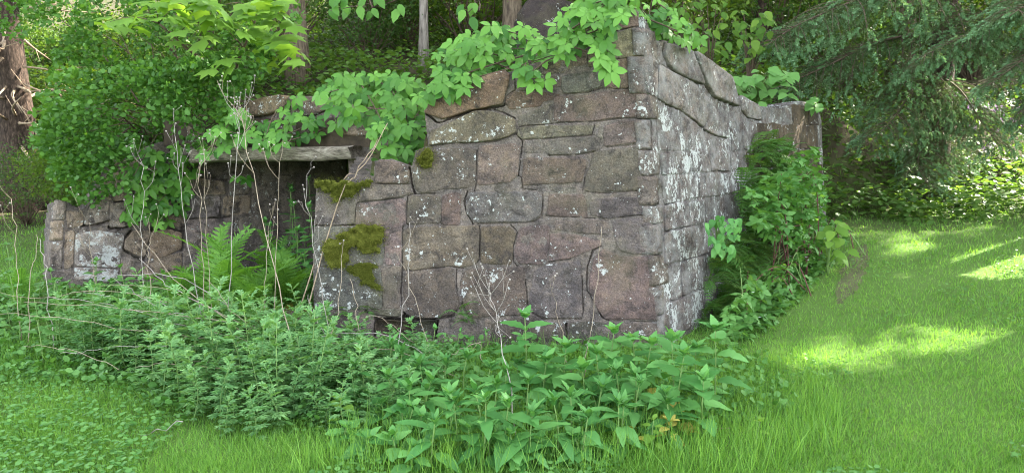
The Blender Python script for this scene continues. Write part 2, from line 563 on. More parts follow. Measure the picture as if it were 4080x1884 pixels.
def gD(s, t, **k):
    return ground_hit(s * K, t * K, **k)

xs = np.concatenate([np.arange(-60, -8, 2.0), np.arange(-8, 7, .09), np.arange(7, 62, 1.6)])
ys = np.concatenate([np.arange(-16, 2, 1.5), np.arange(2, 13, .09), np.arange(13, 75, 1.3)])
gx, gy = np.meshgrid(xs, ys)
gzz = hground(gx, gy)
nx_, ny_ = len(xs), len(ys)
idx = np.arange(nx_ * ny_).reshape(ny_, nx_)
quads = np.stack([idx[:-1, :-1], idx[:-1, 1:], idx[1:, 1:], idx[1:, :-1]], -1).reshape(-1, 4)

def ground_mat():
    m, nt, out = newmat('ground')
    v = pos(nt)
    a = noise(nt, v, 2.2, 6.0, 0.7)
    f = noise(nt, v, 40.0, 5.0, 0.7)
    lawn = mixc(nt, f, (0.055, 0.115, 0.022), (0.12, 0.20, 0.045))
    soil = mixc(nt, f, (0.028, 0.024, 0.014), (0.095, 0.074, 0.046))
    sep = nt.nodes.new('ShaderNodeSeparateXYZ'); nt.links.new(v, sep.inputs[0])
    wood = maprange(nt, math_(nt, 'ADD', sep.outputs[1], math_(nt, 'MULTIPLY', a, 4.0)), 10.0, 12.5)
    hi = maprange(nt, math_(nt, 'ADD', sep.outputs[2], math_(nt, 'MULTIPLY', a, .5)), 1.3, 1.7)
    w = math_(nt, 'MAXIMUM', wood, hi)
    col = mixc(nt, w, mixc(nt, maprange(nt, a, .55, .8, 0, .3), lawn, soil), mixc(nt, maprange(nt, a, .4, .7, 0, .55), soil, (0.05, 0.075, 0.02)))
    p = N(nt, 'ShaderNodeBsdfPrincipled', Roughness=0.95)
    p.inputs['Specular IOR Level'].default_value = 0.1
    nt.links.new(col, p.inputs['Base Color'])
    bump(nt, f, 0.8, 0.03, p)
    nt.links.new(p.outputs[0], out.inputs[0])
    return m

M['ground'] = ground_mat()
tag(ob('ground', mk('ground', np.stack([gx.ravel(), gy.ravel(), gzz.ravel()], -1), [quads], M['ground'])), kind='structure')

# bare earth path worn between the wall and the spruce
PATH = [gD(*p) for p in ((2110, 765), (2128, 730), (2145, 690), (2160, 655), (2163, 640), (2175, 615))]
PATHW = [0.03, 0.09, 0.13, 0.12, 0.09, 0.03]
pp = curve_pts([(p[0], p[1], 0) for p in PATH], 40)
pwid = np.interp(np.linspace(0, 5, 40), range(6), PATHW)
V = []
for i, (p, w) in enumerate(zip(pp, pwid)):
    for j, k in enumerate(np.linspace(-1, 1, 7)):
        e = w * (1 + .35 * vnoise([(p[0] * 3, p[1] * 9, j)], 1)[0])
        V.append((p[0] + k * e, p[1], 0))
V = np.array(V)
V[:, 2] = hground(V[:, 0], V[:, 1]) + .005
ii = np.arange(280).reshape(40, 7)
tag(ob('path', mk('path', V, [np.stack([ii[:-1, :-1], ii[:-1, 1:], ii[1:, 1:], ii[1:, :-1]], -1).reshape(-1, 4)], M['path'])), kind='structure')

# ------------------------------------------------------------------ the stone ruin
class Plane:
    def __init__(s, o, ex, ez):
        s.o = np.array(o, float)
        s.ex = np.array(ex, float) / np.linalg.norm(ex)
        ez = np.array(ez, float); ez = ez - (ez @ s.ex) * s.ex
        s.ez = ez / np.linalg.norm(ez)
        s.n = np.cross(s.ex, s.ez)
    def ac(s, S):
        out = []
        for (u, v) in S:
            d = ray(u, v); c = np.array([0, 0, EYE])
            k = ((s.o - c) @ s.n) / (d @ s.n)
            q = c + k * d - s.o
            out.append((q @ s.ex, q @ s.ez))
        return np.array(out)
    def w(s, A, d=0.0):
        A = np.asarray(A, float).reshape(-1, 2)
        d = np.broadcast_to(d, (len(A),))
        return s.o + A[:, :1] * s.ex + A[:, 1:] * s.ez + d[:, None] * s.n

FRONT = Plane((0, 5.55, 0), (1, 0, 0), (0, 0.07, 1))
_c = FRONT.w(FRONT.ac([(2562, 50), (2640, 1430)]))
SIDE = Plane(_c[1], (.618, .786, 0), _c[0] - _c[1])
LEFT = Plane((-4.5, 7.1, 0.0), (2.2, 2.0, 0), (-.067, .074, 1))
UPPER = Plane((-3.6, 7.8, 0.0), (2.15, -.9, 0), (.02, .05, 1))
JAMB = Plane((-1.45, 9.4, 0.0), (-.06, -3.75, 0), (.03, 0, 1))

def Z(ox, oy, sc):
    return lambda pts: [(ox + x / sc, oy + y / sc) for x, y in pts]
Z1 = Z(1200, 600, 1.4875); Z2 = Z(1900, 600, 1.4); Z3 = Z(1600, 0, 1.7); Z4 = Z(2400, 0, 1.19)
Z5 = Z(100, 400, 1.4877); Z6 = Z(0, 0, 1.831); Z7 = Z(1350, 250, 2.38); Z0 = Z(0, 0, 1)

RUIN = thing('stone_ruin', 'ruined walls of large weathered sandstone blocks with a dark low opening', 'ruin', (0, 5.55, 0))
RL = np.array([0, 5.55, 0])

def wall_face(name, plane, outline, cracks=(), pits=(), step=0.01, mat=None, depth=0.45, base=-.002, cw=.008, amp=.004, seed=0):
    o = np.asarray(outline)
    lo, hi = o.min(0), o.max(0)
    ax = np.arange(lo[0], hi[0] + step, step); cx = np.arange(lo[1], hi[1] + step, step)
    A, C = np.meshgrid(ax, cx)
    P = np.stack([A.ravel(), C.ravel()], -1)
    inside = inpoly(P, o)
    P3 = np.column_stack([P, np.zeros(len(P))])
    d = base + amp * fbm(P3, 7, 3, seed) + .004 * vnoise(P3, 45, seed + 5)
    for pl, w in cracks:
        dd = np.full(len(P), 9.0)
        for i in range(len(pl) - 1):
            lo2 = np.minimum(pl[i], pl[i + 1]) - .05; hi2 = np.maximum(pl[i], pl[i + 1]) + .05
            m = ((P > lo2) & (P < hi2)).all(1)
            if m.any():
                dd[m] = np.minimum(dd[m], segdist(P[m], pl[i], pl[i + 1]))
        w_ = w * (1 + .85 * vnoise(P3, 9, seed + 9) + .5 * vnoise(P3, 40, seed + 11))
        d = np.where(dd < w_, np.minimum(d, -(.014 + max(0, w - .0035) * 14)), d)
    for pg, dep in pits:
        d = np.where(inpoly(P, pg), -dep, d)
    V = plane.w(P, d)
    ny, nx = A.shape
    ii = np.arange(nx * ny).reshape(ny, nx)
    q = np.stack([ii[:-1, :-1], ii[:-1, 1:], ii[1:, 1:], ii[1:, :-1]], -1).reshape(-1, 4)
    q = q[inside[q].all(1)]
    used = np.unique(q)
    remap = -np.ones(len(V), int); remap[used] = np.arange(len(used))
    V = V[used]; Pu = P[used]; q = remap[q]
    # skirt round the rim gives the wall its thickness
    e = np.concatenate([q[:, [0, 1]], q[:, [1, 2]], q[:, [2, 3]], q[:, [3, 0]]])
    key = np.sort(e, 1); kk = key[:, 0] * 10000000 + key[:, 1]
    u, inv, cnt = np.unique(kk, return_inverse=True, return_counts=True)
    be = e[cnt[inv] == 1]
    bv = np.unique(be); bmap = -np.ones(len(V), int); bmap[bv] = len(V) + np.arange(len(bv))
    V = np.vstack([V, plane.w(Pu[bv], -depth)])
    sk = np.stack([be[:, 1], be[:, 0], bmap[be[:, 0]], bmap[be[:, 1]]], -1)
    return ob(name, mk(name, V - RL, [q, sk], mat), RUIN)

def chaikin(p, k=0.22):
    q = np.roll(p, -1, 0)
    return np.stack([p * (1 - k) + q * k, p * k + q * (1 - k)], 1).reshape(-1, 2)

def make_stone(plane, poly, parent, proud=.012, depth=.16, col=(.2, .18, .165), lichen=.3, mat=None, inset=-.004, seed=0, n=30, rough=.008, tilt=(0, 0)):
    p = chaikin(np.asarray(poly, float), .07)
    nxt = np.roll(p, -1, 0)
    seg = np.linalg.norm(nxt - p, axis=1)
    per = seg.sum() / n
    q = []
    for a_, b_, l_ in zip(p, nxt, seg):
        k_ = max(1, int(round(l_ / per)))
        for t_ in range(k_):
            q.append(a_ + (b_ - a_) * t_ / k_)
    q = np.array(q); n = len(q)
    x, y = q[:, 0], q[:, 1]
    xr, yr = np.roll(x, -1), np.roll(y, -1)
    cr = x * yr - xr * y
    ar = cr.sum() / 2
    if ar < 0:
        q = q[::-1]
    c = np.array([((x + xr) * cr).sum(), ((y + yr) * cr).sum()]) / (6 * ar)
    q3 = np.column_stack([q, np.zeros(n)])
    rad = np.linalg.norm(q - c, axis=1)
    dirv = (q - c) / rad[:, None]
    rad = rad - inset + .006 * vnoise(q3, 11, seed) + .003 * vnoise(q3, 38, seed + 1)
    size = math.sqrt(abs(ar))
    rings = [(0, -depth), (0, -.008), (.002, proud * .75), (.007, proud)]
    V = []
    for ins, d in rings:
        V.append(plane.w(c + dirv * (rad - ins)[:, None], d))
    for f in (.86, .68, .46, .24):
        a = c + dirv * ((rad - .007) * f)[:, None]
        nn = fbm(np.column_stack([a, np.full(n, seed * .7)]), 3.2 / max(size, .25), 3, seed)
        nn2 = fbm(np.column_stack([a, np.full(n, seed * .3)]), 15, 2, seed + 3)
        V.append(plane.w(a, proud + .001 + rough * (nn + .35 * nn2) + (a - c) @ np.array(tilt)))
    V.append(plane.w([c], proud + .006))
    V = np.concatenate(V)
    nr = 8
    F = []
    for r in range(nr - 1):
        for j in range(n):
            k = (j + 1) % n
            F.append((r * n + j, r * n + k, (r + 1) * n + k, (r + 1) * n + j))
    T = [((nr - 1) * n + j, (nr - 1) * n + (j + 1) % n, nr * n) for j in range(n)]
    cen = plane.w([c], 0)[0]
    o = ob('stone', mk('stone', V - cen, [np.array(F), np.array(T)], mat or M['stone']), parent, cen - RL)
    o.color = (*col, lichen)
    return o

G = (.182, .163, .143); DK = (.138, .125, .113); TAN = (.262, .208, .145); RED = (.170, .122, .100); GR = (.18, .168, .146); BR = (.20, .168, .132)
OUTF = [(1252, 1440), (1248, 1250), (1246, 1030), (1252, 890), (1258, 740), (1300, 730), (1425, 728), (1488, 700), (1492, 640), (1560, 632), (1640, 660), (1655, 600), (1705, 580),
        (1690, 450), (1745, 350), (1850, 340), (1990, 290), (2050, 282), (2110, 300), (2180, 250), (2300, 220), (2420, 120), (2450, 75), (2530, 34), (2545, 46), (2552, 200), (2572, 420), (2584, 620), (2602, 900), (2616, 1180), (2624, 1440)]
CR = []
def crack(zf, pts, w=.006):
    CR.append((FRONT.ac(zf(pts)), max(.004, w * .55)))
for pts, w in [([(75, 447), (150, 443), (312, 440)], .009), ([(632, 440), (628, 350), (632, 270), (660, 258), (790, 255)], .007), ([(602, 450), (600, 560), (602, 690), (620, 708), (660, 712), (760, 700), (880, 685), (960, 697)], .007),
               ([(1042, 0), (1035, 110), (1040, 180), (1028, 240)], .006), ([(985, 245), (968, 300), (975, 350), (1020, 438)], .008), ([(1055, 440), (1062, 540), (1055, 640), (1040, 665)], .006),
               ([(920, 705), (920, 800), (950, 890), (955, 920), (905, 960)], .006), ([(600, 690), (590, 830), (600, 950)], .005), ([(640, 100), (650, 160), (660, 220), (675, 255)], .013), ([(440, 197), (640, 200)], .006),
               ([(1040, 435), (1190, 432)], .005), ([(380, 950), (440, 972), (560, 985)], .014), ([(900, 978), (780, 998), (650, 998), (600, 955)], .012), ([(330, 310), (600, 280)], .003), ([(320, 300), (320, 440)], .003)]:
    crack(Z1, pts, w)
for pts, w in [([(250, 0), (232, 140), (250, 150), (255, 212), (340, 222), (368, 250), (360, 370), (320, 395), (190, 405), (0, 407)], .006),
               ([(190, 415), (228, 455), (200, 540), (205, 620), (250, 670), (275, 760), (285, 890), (370, 940), (480, 940), (580, 940), (595, 890), (585, 700)], .007),
               ([(500, 965), (505, 1090)], .011), ([(15, 420), (18, 540), (15, 610)], .007), ([(690, 530), (650, 555), (617, 650), (615, 780), (660, 840), (700, 930), (740, 945)], .009),
               ([(605, 150), (590, 225)], .006), ([(620, 232), (720, 237), (930, 224)], .004), ([(390, 364), (540, 371), (700, 380), (930, 357), (980, 370)], .003), ([(860, 950), (1000, 957)], .004), ([(762, 965), (770, 1030)], .004),
               ([(400, 622), (520, 605)], .004)]:
    crack(Z2, pts, w)
for pts, w in [([(160, 762), (240, 830), (280, 825), (350, 793), (460, 757), (690, 718)], .014), ([(630, 745), (690, 762), (772, 803)], .009), ([(775, 905), (820, 955), (815, 1000), (800, 1140), (790, 1190)], .008),
               ([(200, 987), (350, 972), (510, 967), (640, 958), (780, 905)], .006), ([(820, 947), (1000, 938), (1290, 918), (1307, 850)], .005), ([(1000, 1053), (1160, 1053), (1345, 1023)], .005),
               ([(800, 860), (940, 845), (1080, 832), (1330, 822), (1480, 802), (1600, 802), (1650, 825)], .005), ([(1370, 998), (1500, 988), (1610, 973)], .005), ([(1100, 638), (1260, 628), (1357, 597)], .005),
               ([(762, 490), (772, 610), (722, 648), (697, 715)], .008), ([(1440, 408), (1560, 390)], .003), ([(1560, 182), (1430, 217)], .005), ([(1440, 607), (1580, 592)], .004)]:
    crack(Z3, pts, w)
PITS = [(FRONT.ac(Z1([(430, 985), (590, 990), (610, 965), (660, 1000), (815, 1003), (800, 1120), (430, 1100)])), .22)]
FW = wall_face('front_wall', FRONT, FRONT.ac(OUTF), CR, PITS, .005, M['mortar'])

ST = [  # zoom, outline, colour, proud, lichen
    (Z1, [(95, 215), (150, 205), (328, 235), (328, 300), (312, 437), (82, 442)], G, .016, .3), (Z1, [(342, 215), (440, 200), (640, 206), (652, 248), (600, 272), (347, 302)], G, .014, .35),
    (Z1, [(440, 75), (470, 50), (610, 80), (642, 120), (637, 193), (440, 194)], RED, .03, .45), (Z1, [(330, 318), (595, 286), (618, 300), (616, 436), (596, 445), (592, 680), (500, 675), (490, 470), (430, 440), (318, 442)], (.25, .225, .21), .004, .2),
    (Z1, [(78, 452), (318, 450), (430, 448), (482, 475), (490, 570), (480, 680), (78, 682)], G, .018, .55), (Z1, [(76, 690), (465, 690), (482, 800), (478, 932), (370, 943), (85, 935)], DK, .022, .62),
    (Z1, [(478, 690), (592, 690), (587, 830), (582, 932), (487, 932)], (.21, .19, .18), .006, .2), (Z1, [(378, 947), (585, 938), (594, 968), (570, 983), (440, 968)], G, .016, .3),
    (Z1, [(637, 274), (790, 262), (828, 274), (828, 428), (628, 436), (634, 300)], G, .012, .3), (Z1, [(836, 270), (920, 244), (950, 262), (940, 437), (836, 436)], RED, .008, .2),
    (Z1, [(607, 458), (930, 447), (1048, 443), (1056, 470), (1052, 640), (1036, 668), (960, 690), (880, 681), (660, 707), (607, 700)], BR, .02, .33),
    (Z1, [(618, 718), (880, 693), (902, 703), (912, 830), (942, 905), (900, 968), (770, 990), (650, 986), (602, 830)], DK, .02, .4), (Z1, [(925, 704), (960, 703), (940, 780), (955, 880), (948, 905), (927, 850)], (.26, .235, .225), .006, .2),
    (Z0, [(1852, 1073), (2090, 1062), (2092, 1140), (2098, 1200), (2098, 1250), (2020, 1256), (1872, 1264), (1844, 1200), (1835, 1130)], DK, .014, .62),
    (Z1, [(120, 955), (360, 960), (420, 1010), (420, 1090), (190, 1110), (117, 1080)], G, -.02, .6), (Z1, [(830, 1012), (1080, 1005), (1090, 1110), (805, 1110)], (.17, .155, .12), -.12, .3),
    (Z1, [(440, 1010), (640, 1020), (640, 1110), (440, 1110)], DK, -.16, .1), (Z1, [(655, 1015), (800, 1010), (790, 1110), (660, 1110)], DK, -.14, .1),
    (Z2, [(262, 42), (600, 47), (616, 62), (585, 176), (470, 183), (258, 192), (254, 150)], DK, .016, .2), (Z2, [(655, 8), (760, -8), (900, -22), (926, 100), (928, 218), (640, 228), (600, 220), (612, 140)], DK, .018, .2),
    (Z0, [(1872, 768), (2138, 763), (2160, 787), (2153, 858), (2110, 884), (1890, 885), (1858, 845), (1858, 792)], GR, .018, .42), (Z2, [(400, 247), (600, 247), (608, 300), (616, 373), (392, 360), (402, 300)], DK, .012, .2),
    (Z2, [(628, 300), (672, 272), (928, 257), (938, 352), (735, 376), (642, 360)], DK, .014, .25), (Z2, [(265, 209), (548, 203), (548, 230), (400, 235), (372, 225)], (.2, .18, .175), .006, .1),
    (Z2, [(22, 424), (183, 428), (220, 456), (196, 540), (198, 610), (188, 637), (22, 628), (22, 560)], RED, .014, .25), (Z2, [(234, 434), (310, 418), (403, 418), (398, 560), (385, 632), (238, 632), (210, 580), (214, 530)], (.165, .145, .135), .012, .15),
    (Z2, [(442, 392), (600, 387), (690, 387), (738, 402), (742, 463), (600, 463), (437, 438)], BR, .014, .2), (Z2, [(412, 464), (560, 472), (688, 503), (694, 528), (655, 545), (520, 600), (402, 616), (402, 560)], (.2, .17, .145), .014, .15),
    (Z2, [(772, 388), (948, 378), (968, 402), (972, 566), (880, 576), (802, 556), (774, 500), (758, 402)], (.175, .15, .14), .015, .3), (Z2, [(660, 600), (705, 550), (760, 568), (800, 590), (968, 594), (998, 940), (940, 938), (715, 940), (688, 905), (648, 830), (628, 780), (630, 690)], BR, .022, .25),
    (Z2, [(322, 674), (380, 644), (576, 615), (579, 700), (588, 890), (584, 930), (384, 930), (302, 897), (294, 840)], (.185, .168, .155), .018, .45),
    (Z2, [(88, 960), (296, 916), (366, 950), (470, 964), (488, 1000), (480, 1110), (72, 1110)], (.11, .10, .095), .008, .7), (Z2, [(518, 964), (600, 954), (738, 964), (756, 1000), (758, 1110), (514, 1110)], (.12, .108, .10), .008, .75),
    (Z2, [(776, 968), (1000, 964), (1016, 1040), (1010, 1110), (782, 1110)], G, .012, .7), (Z2, [(46, 935), (80, 955), (70, 1100), (50, 1100)], (.26, .24, .225), .004, .2),
    (Z3, [(155, 760), (200, 640), (260, 600), (420, 580), (560, 520), (650, 490), (705, 482), (732, 510), (722, 580), (680, 708), (450, 748), (350, 783), (282, 806), (240, 795)], TAN, .05, .45),
    (Z3, [(192, 982), (200, 885), (330, 835), (500, 752), (630, 760), (765, 808), (778, 888), (720, 924), (640, 950), (510, 960), (350, 965)], (.22, .205, .16), .035, .6),
    (Z3, [(787, 542), (1000, 514), (1077, 522), (1077, 588), (960, 603), (802, 616)], RED, .012, .3), (Z3, [(1084, 514), (1328, 474), (1356, 550), (1346, 587), (1260, 620), (1102, 630), (1084, 590)], G, .018, .25),
    (Z3, [(1374, 520), (1402, 412), (1600, 384), (1636, 402), (1618, 560), (1578, 586), (1440, 600), (1374, 588)], (.235, .19, .15), .016, .35), (Z3, [(1394, 378), (1432, 234), (1560, 190), (1608, 194), (1634, 310), (1636, 372), (1560, 384), (1444, 400)], TAN, .02, .2),
    (Z3, [(1404, 218), (1444, 134), (1575, 66), (1606, 104), (1602, 178), (1560, 180), (1432, 212)], TAN, .02, .4), (Z3, [(714, 654), (762, 624), (950, 624), (1074, 642), (1020, 676), (955, 690), (936, 718), (732, 742), (704, 700)], RED, .012, .3),
    (Z3, [(1040, 656), (1250, 645), (1400, 620), (1598, 600), (1655, 632), (1664, 690), (1655, 768), (1600, 794), (1480, 796), (1330, 816), (1080, 826), (1034, 816)], G, .016, .35), (Z3, [(794, 784), (932, 734), (1018, 694), (1022, 816), (1000, 836), (794, 848)], G, .01, .25),
    (Z3, [(794, 864), (960, 850), (1300, 848), (1284, 910), (1000, 930), (822, 940), (790, 918)], (.225, .19, .165), .016, .25), (Z3, [(984, 962), (1060, 934), (1318, 924), (1340, 950), (1336, 1016), (1160, 1046), (1004, 1046), (975, 1028)], G, .016, .2),
    (Z3, [(832, 962), (958, 948), (970, 972), (956, 1032), (832, 1036)], G, .008, .15), (Z3, [(1368, 854), (1480, 824), (1616, 819), (1620, 900), (1606, 966), (1480, 980), (1372, 990)], G, .015, .25), (Z3, [(1315, 850), (1360, 850), (1362, 940), (1330, 925), (1308, 912)], (.25, .23, .21), .005, .2),
    (Z0, [(1718, 598), (1896, 588), (1896, 690), (1889, 742), (1850, 749), (1780, 754), (1690, 767), (1655, 757), (1645, 680), (1664, 640)], (.17, .155, .145), .016, .4), (Z0, [(1907, 582), (2048, 572), (2072, 584), (2064, 640), (2062, 697), (2030, 728), (1903, 736)], TAN, .018, .2),
    (Z3, [(1010, 430), (1148, 396), (1152, 458), (1085, 498), (940, 506)], BR, .01, .3), (Z3, [(1156, 385), (1248, 335), (1258, 440), (1162, 452)], BR, .012, .2), (Z3, [(1268, 370), (1380, 300), (1388, 380), (1330, 445), (1266, 450)], TAN, .012, .2),
    (Z3, [(1270, 330), (1420, 235), (1385, 300), (1275, 365)], TAN, .01, .2), (Z3, [(770, 480), (930, 420), (1000, 425), (935, 500), (790, 530)], G, .012, .5), (Z3, [(850, 1070), (1100, 1064), (1230, 1056), (1200, 1072), (1000, 1080)], (.22, .2, .19), .004, .1),
    (Z0, [(2215, 886), (2330, 872), (2330, 880), (2212, 892)], (.22, .2, .19), .004, .1),
]
for i, (zf, pts, col, proud, li) in enumerate(ST):
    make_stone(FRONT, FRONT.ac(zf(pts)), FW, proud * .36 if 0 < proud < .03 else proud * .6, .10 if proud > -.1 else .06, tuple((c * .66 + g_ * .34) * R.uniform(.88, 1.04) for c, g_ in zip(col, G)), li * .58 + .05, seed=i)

# side wall: battered face running back to the right
OUTS = [(2640, 1460), (2620, 900), (2602, 620), (2590, 420), (2570, 200), (2562, 55), (2590, 100), (2610, 155), (2686, 165), (2753, 200), (2845, 258), (2908, 305), (2940, 420), (2971, 385), (3039, 424), (3114, 432), (3181, 400), (3257, 412), (3276, 480), (3284, 714), (3300, 960)]
oS = SIDE.ac(OUTS)
oS[:, 0] = np.maximum(oS[:, 0], .035)
oS = np.vstack([oS, [[oS[-1][0], -.05]], [[.035, -.15]]])
BIG = [[(268, 305), (350, 352), (440, 400), (480, 440), (540, 530), (500, 560), (478, 600), (375, 520), (300, 490), (262, 465)], [(300, 205), (420, 240), (450, 318), (480, 398), (440, 388), (352, 346), (312, 308), (290, 250)],
       [(428, 242), (535, 312), (605, 370), (642, 505), (600, 490), (522, 456), (486, 398), (455, 318)], [(485, 445), (545, 535), (595, 655), (540, 640), (482, 612), (505, 560)], [(205, 200), (260, 300), (258, 460), (215, 440), (200, 330)],
       [(655, 450), (740, 500), (755, 570), (690, 555), (660, 520)]]
bigA = [SIDE.ac(Z4(b)) for b in BIG]
SCR = []
for b in bigA:
    SCR.append((np.vstack([b, b[:1]]), .006))

srng = np.random.default_rng(5)
courses = []
c0 = -.12
while c0 < 2.6:
    hgt = srng.uniform(.15, .28)
    a0 = srng.uniform(.13, .2)
    first = True
    while a0 < oS[:, 0].max():
        wd = srng.uniform(.2, .62)
        courses.append((a0, c0, wd, hgt))
        a0 += wd + .02
    c0 += hgt + .018
SW_list = []
for (a, c, w_, h_) in courses:
    j = lambda s: srng.uniform(-s, s)
    poly = np.array([(a + j(.01), c + j(.012)), (a + w_ * .5, c + j(.012)), (a + w_ + j(.01), c + j(.012)), (a + w_ + j(.012), c + h_ * .5), (a + w_ + j(.012), c + h_ + j(.012)), (a + w_ * .5, c + h_ + j(.012)), (a + j(.01), c + h_ + j(.012)), (a + j(.012), c + h_ * .5)])
    if not inpoly(poly, oS).all():
        continue
    if any(inpoly(poly, b).any() or inpoly(b, poly).any() for b in bigA):
        continue
    SW_list.append(poly)
for p in SW_list:
    if srng.random() < .45 and p[:, 0].mean() < 2.3:
        SCR.append((p[[0, 1, 2]] - (0, .009) if srng.random() < .6 else p[[2, 3, 4]] + (.01, 0), .006))
SWo = wall_face('side_wall', SIDE, oS, SCR, (), .014, M['mortar_side'], depth=.5, base=-.006, cw=.01, seed=21)
for i, p in enumerate(SW_list):
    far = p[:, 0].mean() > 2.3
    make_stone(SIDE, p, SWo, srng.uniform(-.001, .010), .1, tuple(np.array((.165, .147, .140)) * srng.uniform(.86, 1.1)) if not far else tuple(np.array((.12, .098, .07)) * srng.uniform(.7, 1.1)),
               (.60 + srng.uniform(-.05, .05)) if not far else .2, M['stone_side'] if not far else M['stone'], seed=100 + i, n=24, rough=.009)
for i, (p, pr, li) in enumerate(zip(bigA, (.008, .02, .035, .012, .008, .01, .008), (.32, .3, .28, .42, .38, .42, .4))):
    make_stone(SIDE, p, SWo, pr, .12, (.225, .20, .18), li, M['stone_side'], seed=300 + i, rough=.02)

# worn corner stones turning from the front to the side
cc = -.12
k = 0
while cc < 2.45:
    hg = srng.uniform(.14, .30)
    fl, sl = (srng.uniform(.05, .09), srng.uniform(.13, .22)) if k % 2 else (srng.uniform(.07, .13), srng.uniform(.06, .12))
    rows = []
    for r_ in range(9):
        c = cc + .004 + (hg - .008) * r_ / 8
        e = 1 - .9 * max(0, abs(r_ - 4) - 3.0)
        P0 = SIDE.o + SIDE.ez * c
        fe, fn, se, sn = -np.array([1., 0, 0]), FRONT.n, SIDE.ex, SIDE.n
        pr = .004 * e
        sec = [P0 + fe * fl - fn * .1, P0 + fe * fl + fn * (pr - .006), P0 + fe * fl * .6 + fn * pr, P0 + fe * .04 + fn * pr, P0 + fe * .016 + fn * (pr - .003), P0 + se * .004 - fn * .008 - sn * .004, P0 + se * .02 + sn * (pr - .005), P0 + se * .05 + sn * pr, P0 + se * sl * .6 + sn * pr, P0 + se * sl + sn * (pr - .006), P0 + se * sl - sn * .1]
        rows.append(sec)
    V = np.array(rows).reshape(-1, 3)
    nz_ = np.stack([vnoise(V, 9, 31 + k), vnoise(V, 9, 41 + k), 0 * V[:, 0]], -1) * .010 + np.stack([vnoise(V, 30, 51), vnoise(V, 30, 61), 0 * V[:, 0]], -1) * .004
    V = V + nz_
    ii = np.arange(99).reshape(9, 11)
    Q = np.stack([ii[:-1, :-1], ii[:-1, 1:], ii[1:, 1:], ii[1:, :-1]], -1).reshape(-1, 4)
    cen = V.mean(0)
    if cen[2] < 2.55:
        o = ob('corner_stone', mk('corner_stone', V - cen, [Q, np.array([list(ii[0][::-1])]), np.array([list(ii[-1])])], M['stone_side' if k % 3 else 'stone']), SWo, cen - RL)
        o.color = (*(np.array((.20, .176, .158)) * srng.uniform(.85, 1.12)), .38)
    cc += hg + .004
    k += 1

# splayed wall left of the opening
OUTL = Z5([(150, 1250), (150, 900), (160, 700), (180, 590), (255, 600), (340, 640), (400, 570), (440, 490), (500, 420), (525, 365), (650, 320), (780, 250), (900, 230), (1050, 260), (1500, 260), (1990, 300), (1990, 1250)])
LST = [([(187, 590), (248, 604), (234, 702), (164, 706), (172, 640)], G, .3), ([(163, 716), (229, 714), (224, 828), (154, 828)], BR, .3), ([(153, 840), (224, 840), (215, 1000), (150, 980)], G, .4), ([(242, 655), (338, 655), (342, 738), (252, 758)], BR, .35),
       ([(348, 728), (402, 594), (430, 584), (496, 594), (497, 708), (430, 727), (362, 738)], G, .45), ([(503, 613), (600, 604), (636, 622), (636, 738), (570, 751), (503, 748)], G, .35), ([(444, 500), (502, 434), (636, 414), (637, 577), (600, 588), (540, 597), (500, 586), (436, 556)], BR, .35),
       ([(524, 374), (648, 334), (696, 398), (640, 403), (504, 422)], BR, .3), ([(300, 790), (420, 772), (585, 792), (566, 918), (556, 990), (292, 978)], (.22, .205, .19), .95), ([(594, 832), (640, 774), (736, 774), (736, 800), (706, 926), (640, 906), (590, 878)], BR, .3),
       ([(748, 778), (850, 764), (927, 784), (926, 878), (830, 926), (742, 946)], (.2, .16, .12), .15), ([(572, 924), (687, 954), (687, 1050), (562, 1050)], G, .4), ([(702, 960), (926, 900), (926, 1000), (702, 1060)], BR, .2), ([(652, 414), (830, 400), (838, 590), (652, 586)], G, .2),
       ([(652, 598), (838, 604), (828, 738), (660, 748)], G, .2), ([(292, 990), (553, 1002), (545, 1075), (292, 1060)], (.22, .205, .19), .85), ([(240, 770), (292, 775), (285, 980), (230, 1000)], BR, .4), ([(850, 300), (1050, 320), (1040, 445), (850, 432)], G, .2), ([(1034, 462), (1178, 482), (1188, 556), (1064, 556)], BR, .2),
       ([(862, 462), (1018, 462), (1050, 556), (862, 588)], G, .2), ([(962, 572), (1158, 568), (1148, 686), (962, 696)], (.17, .155, .16), .2), ([(1172, 572), (1328, 562), (1338, 668), (1172, 682)], BR, .4), ([(962, 708), (1130, 704), (1236, 694), (1228, 866), (954, 876)], (.19, .165, .16), .25),
       ([(1212, 440), (1328, 440), (1330, 552), (1212, 552)], G, .5), ([(942, 884), (1226, 878), (1218, 1000), (934, 1000)], G, .2), ([(850, 600), (950, 600), (950, 740), (840, 745)], BR, .2), ([(1245, 690), (1400, 680), (1410, 850), (1240, 866)], DK, .2), ([(1345, 450), (1600, 450), (1600, 660), (1345, 660)], DK, .3), ([(1060, 320), (1600, 320), (1600, 435), (1060, 440)], DK, .2)]
LCR = [(LEFT.ac(Z5(p)), w) for p, w in [([(935, 700), (940, 780), (930, 880)], .016), ([(340, 742), (430, 732), (500, 712)], .01), ([(500, 752), (570, 758), (640, 744)], .01), ([(590, 885), (580, 840), (640, 765)], .01), ([(700, 955), (720, 880), (740, 800)], .012),
                                        ([(750, 770), (850, 756), (935, 780)], .01), ([(955, 703), (1130, 698), (1240, 688)], .008), ([(590, 890), (690, 945)], .01), ([(850, 445), (1040, 455), (1200, 478)], .01), ([(1160, 570), (1160, 690)], .006), ([(540, 602), (600, 595)], .01)]]
LW = wall_face('splayed_wall', LEFT, LEFT.ac(OUTL), LCR, (), .016, M['mortar'], depth=.4, seed=41)
for i, (p, col, li) in enumerate(LST):
    make_stone(LEFT, LEFT.ac(Z5(p)), LW, R.uniform(.003, .010), .1, tuple(c * 1.7 for c in col), li * .8, seed=400 + i, n=26, rough=.018)

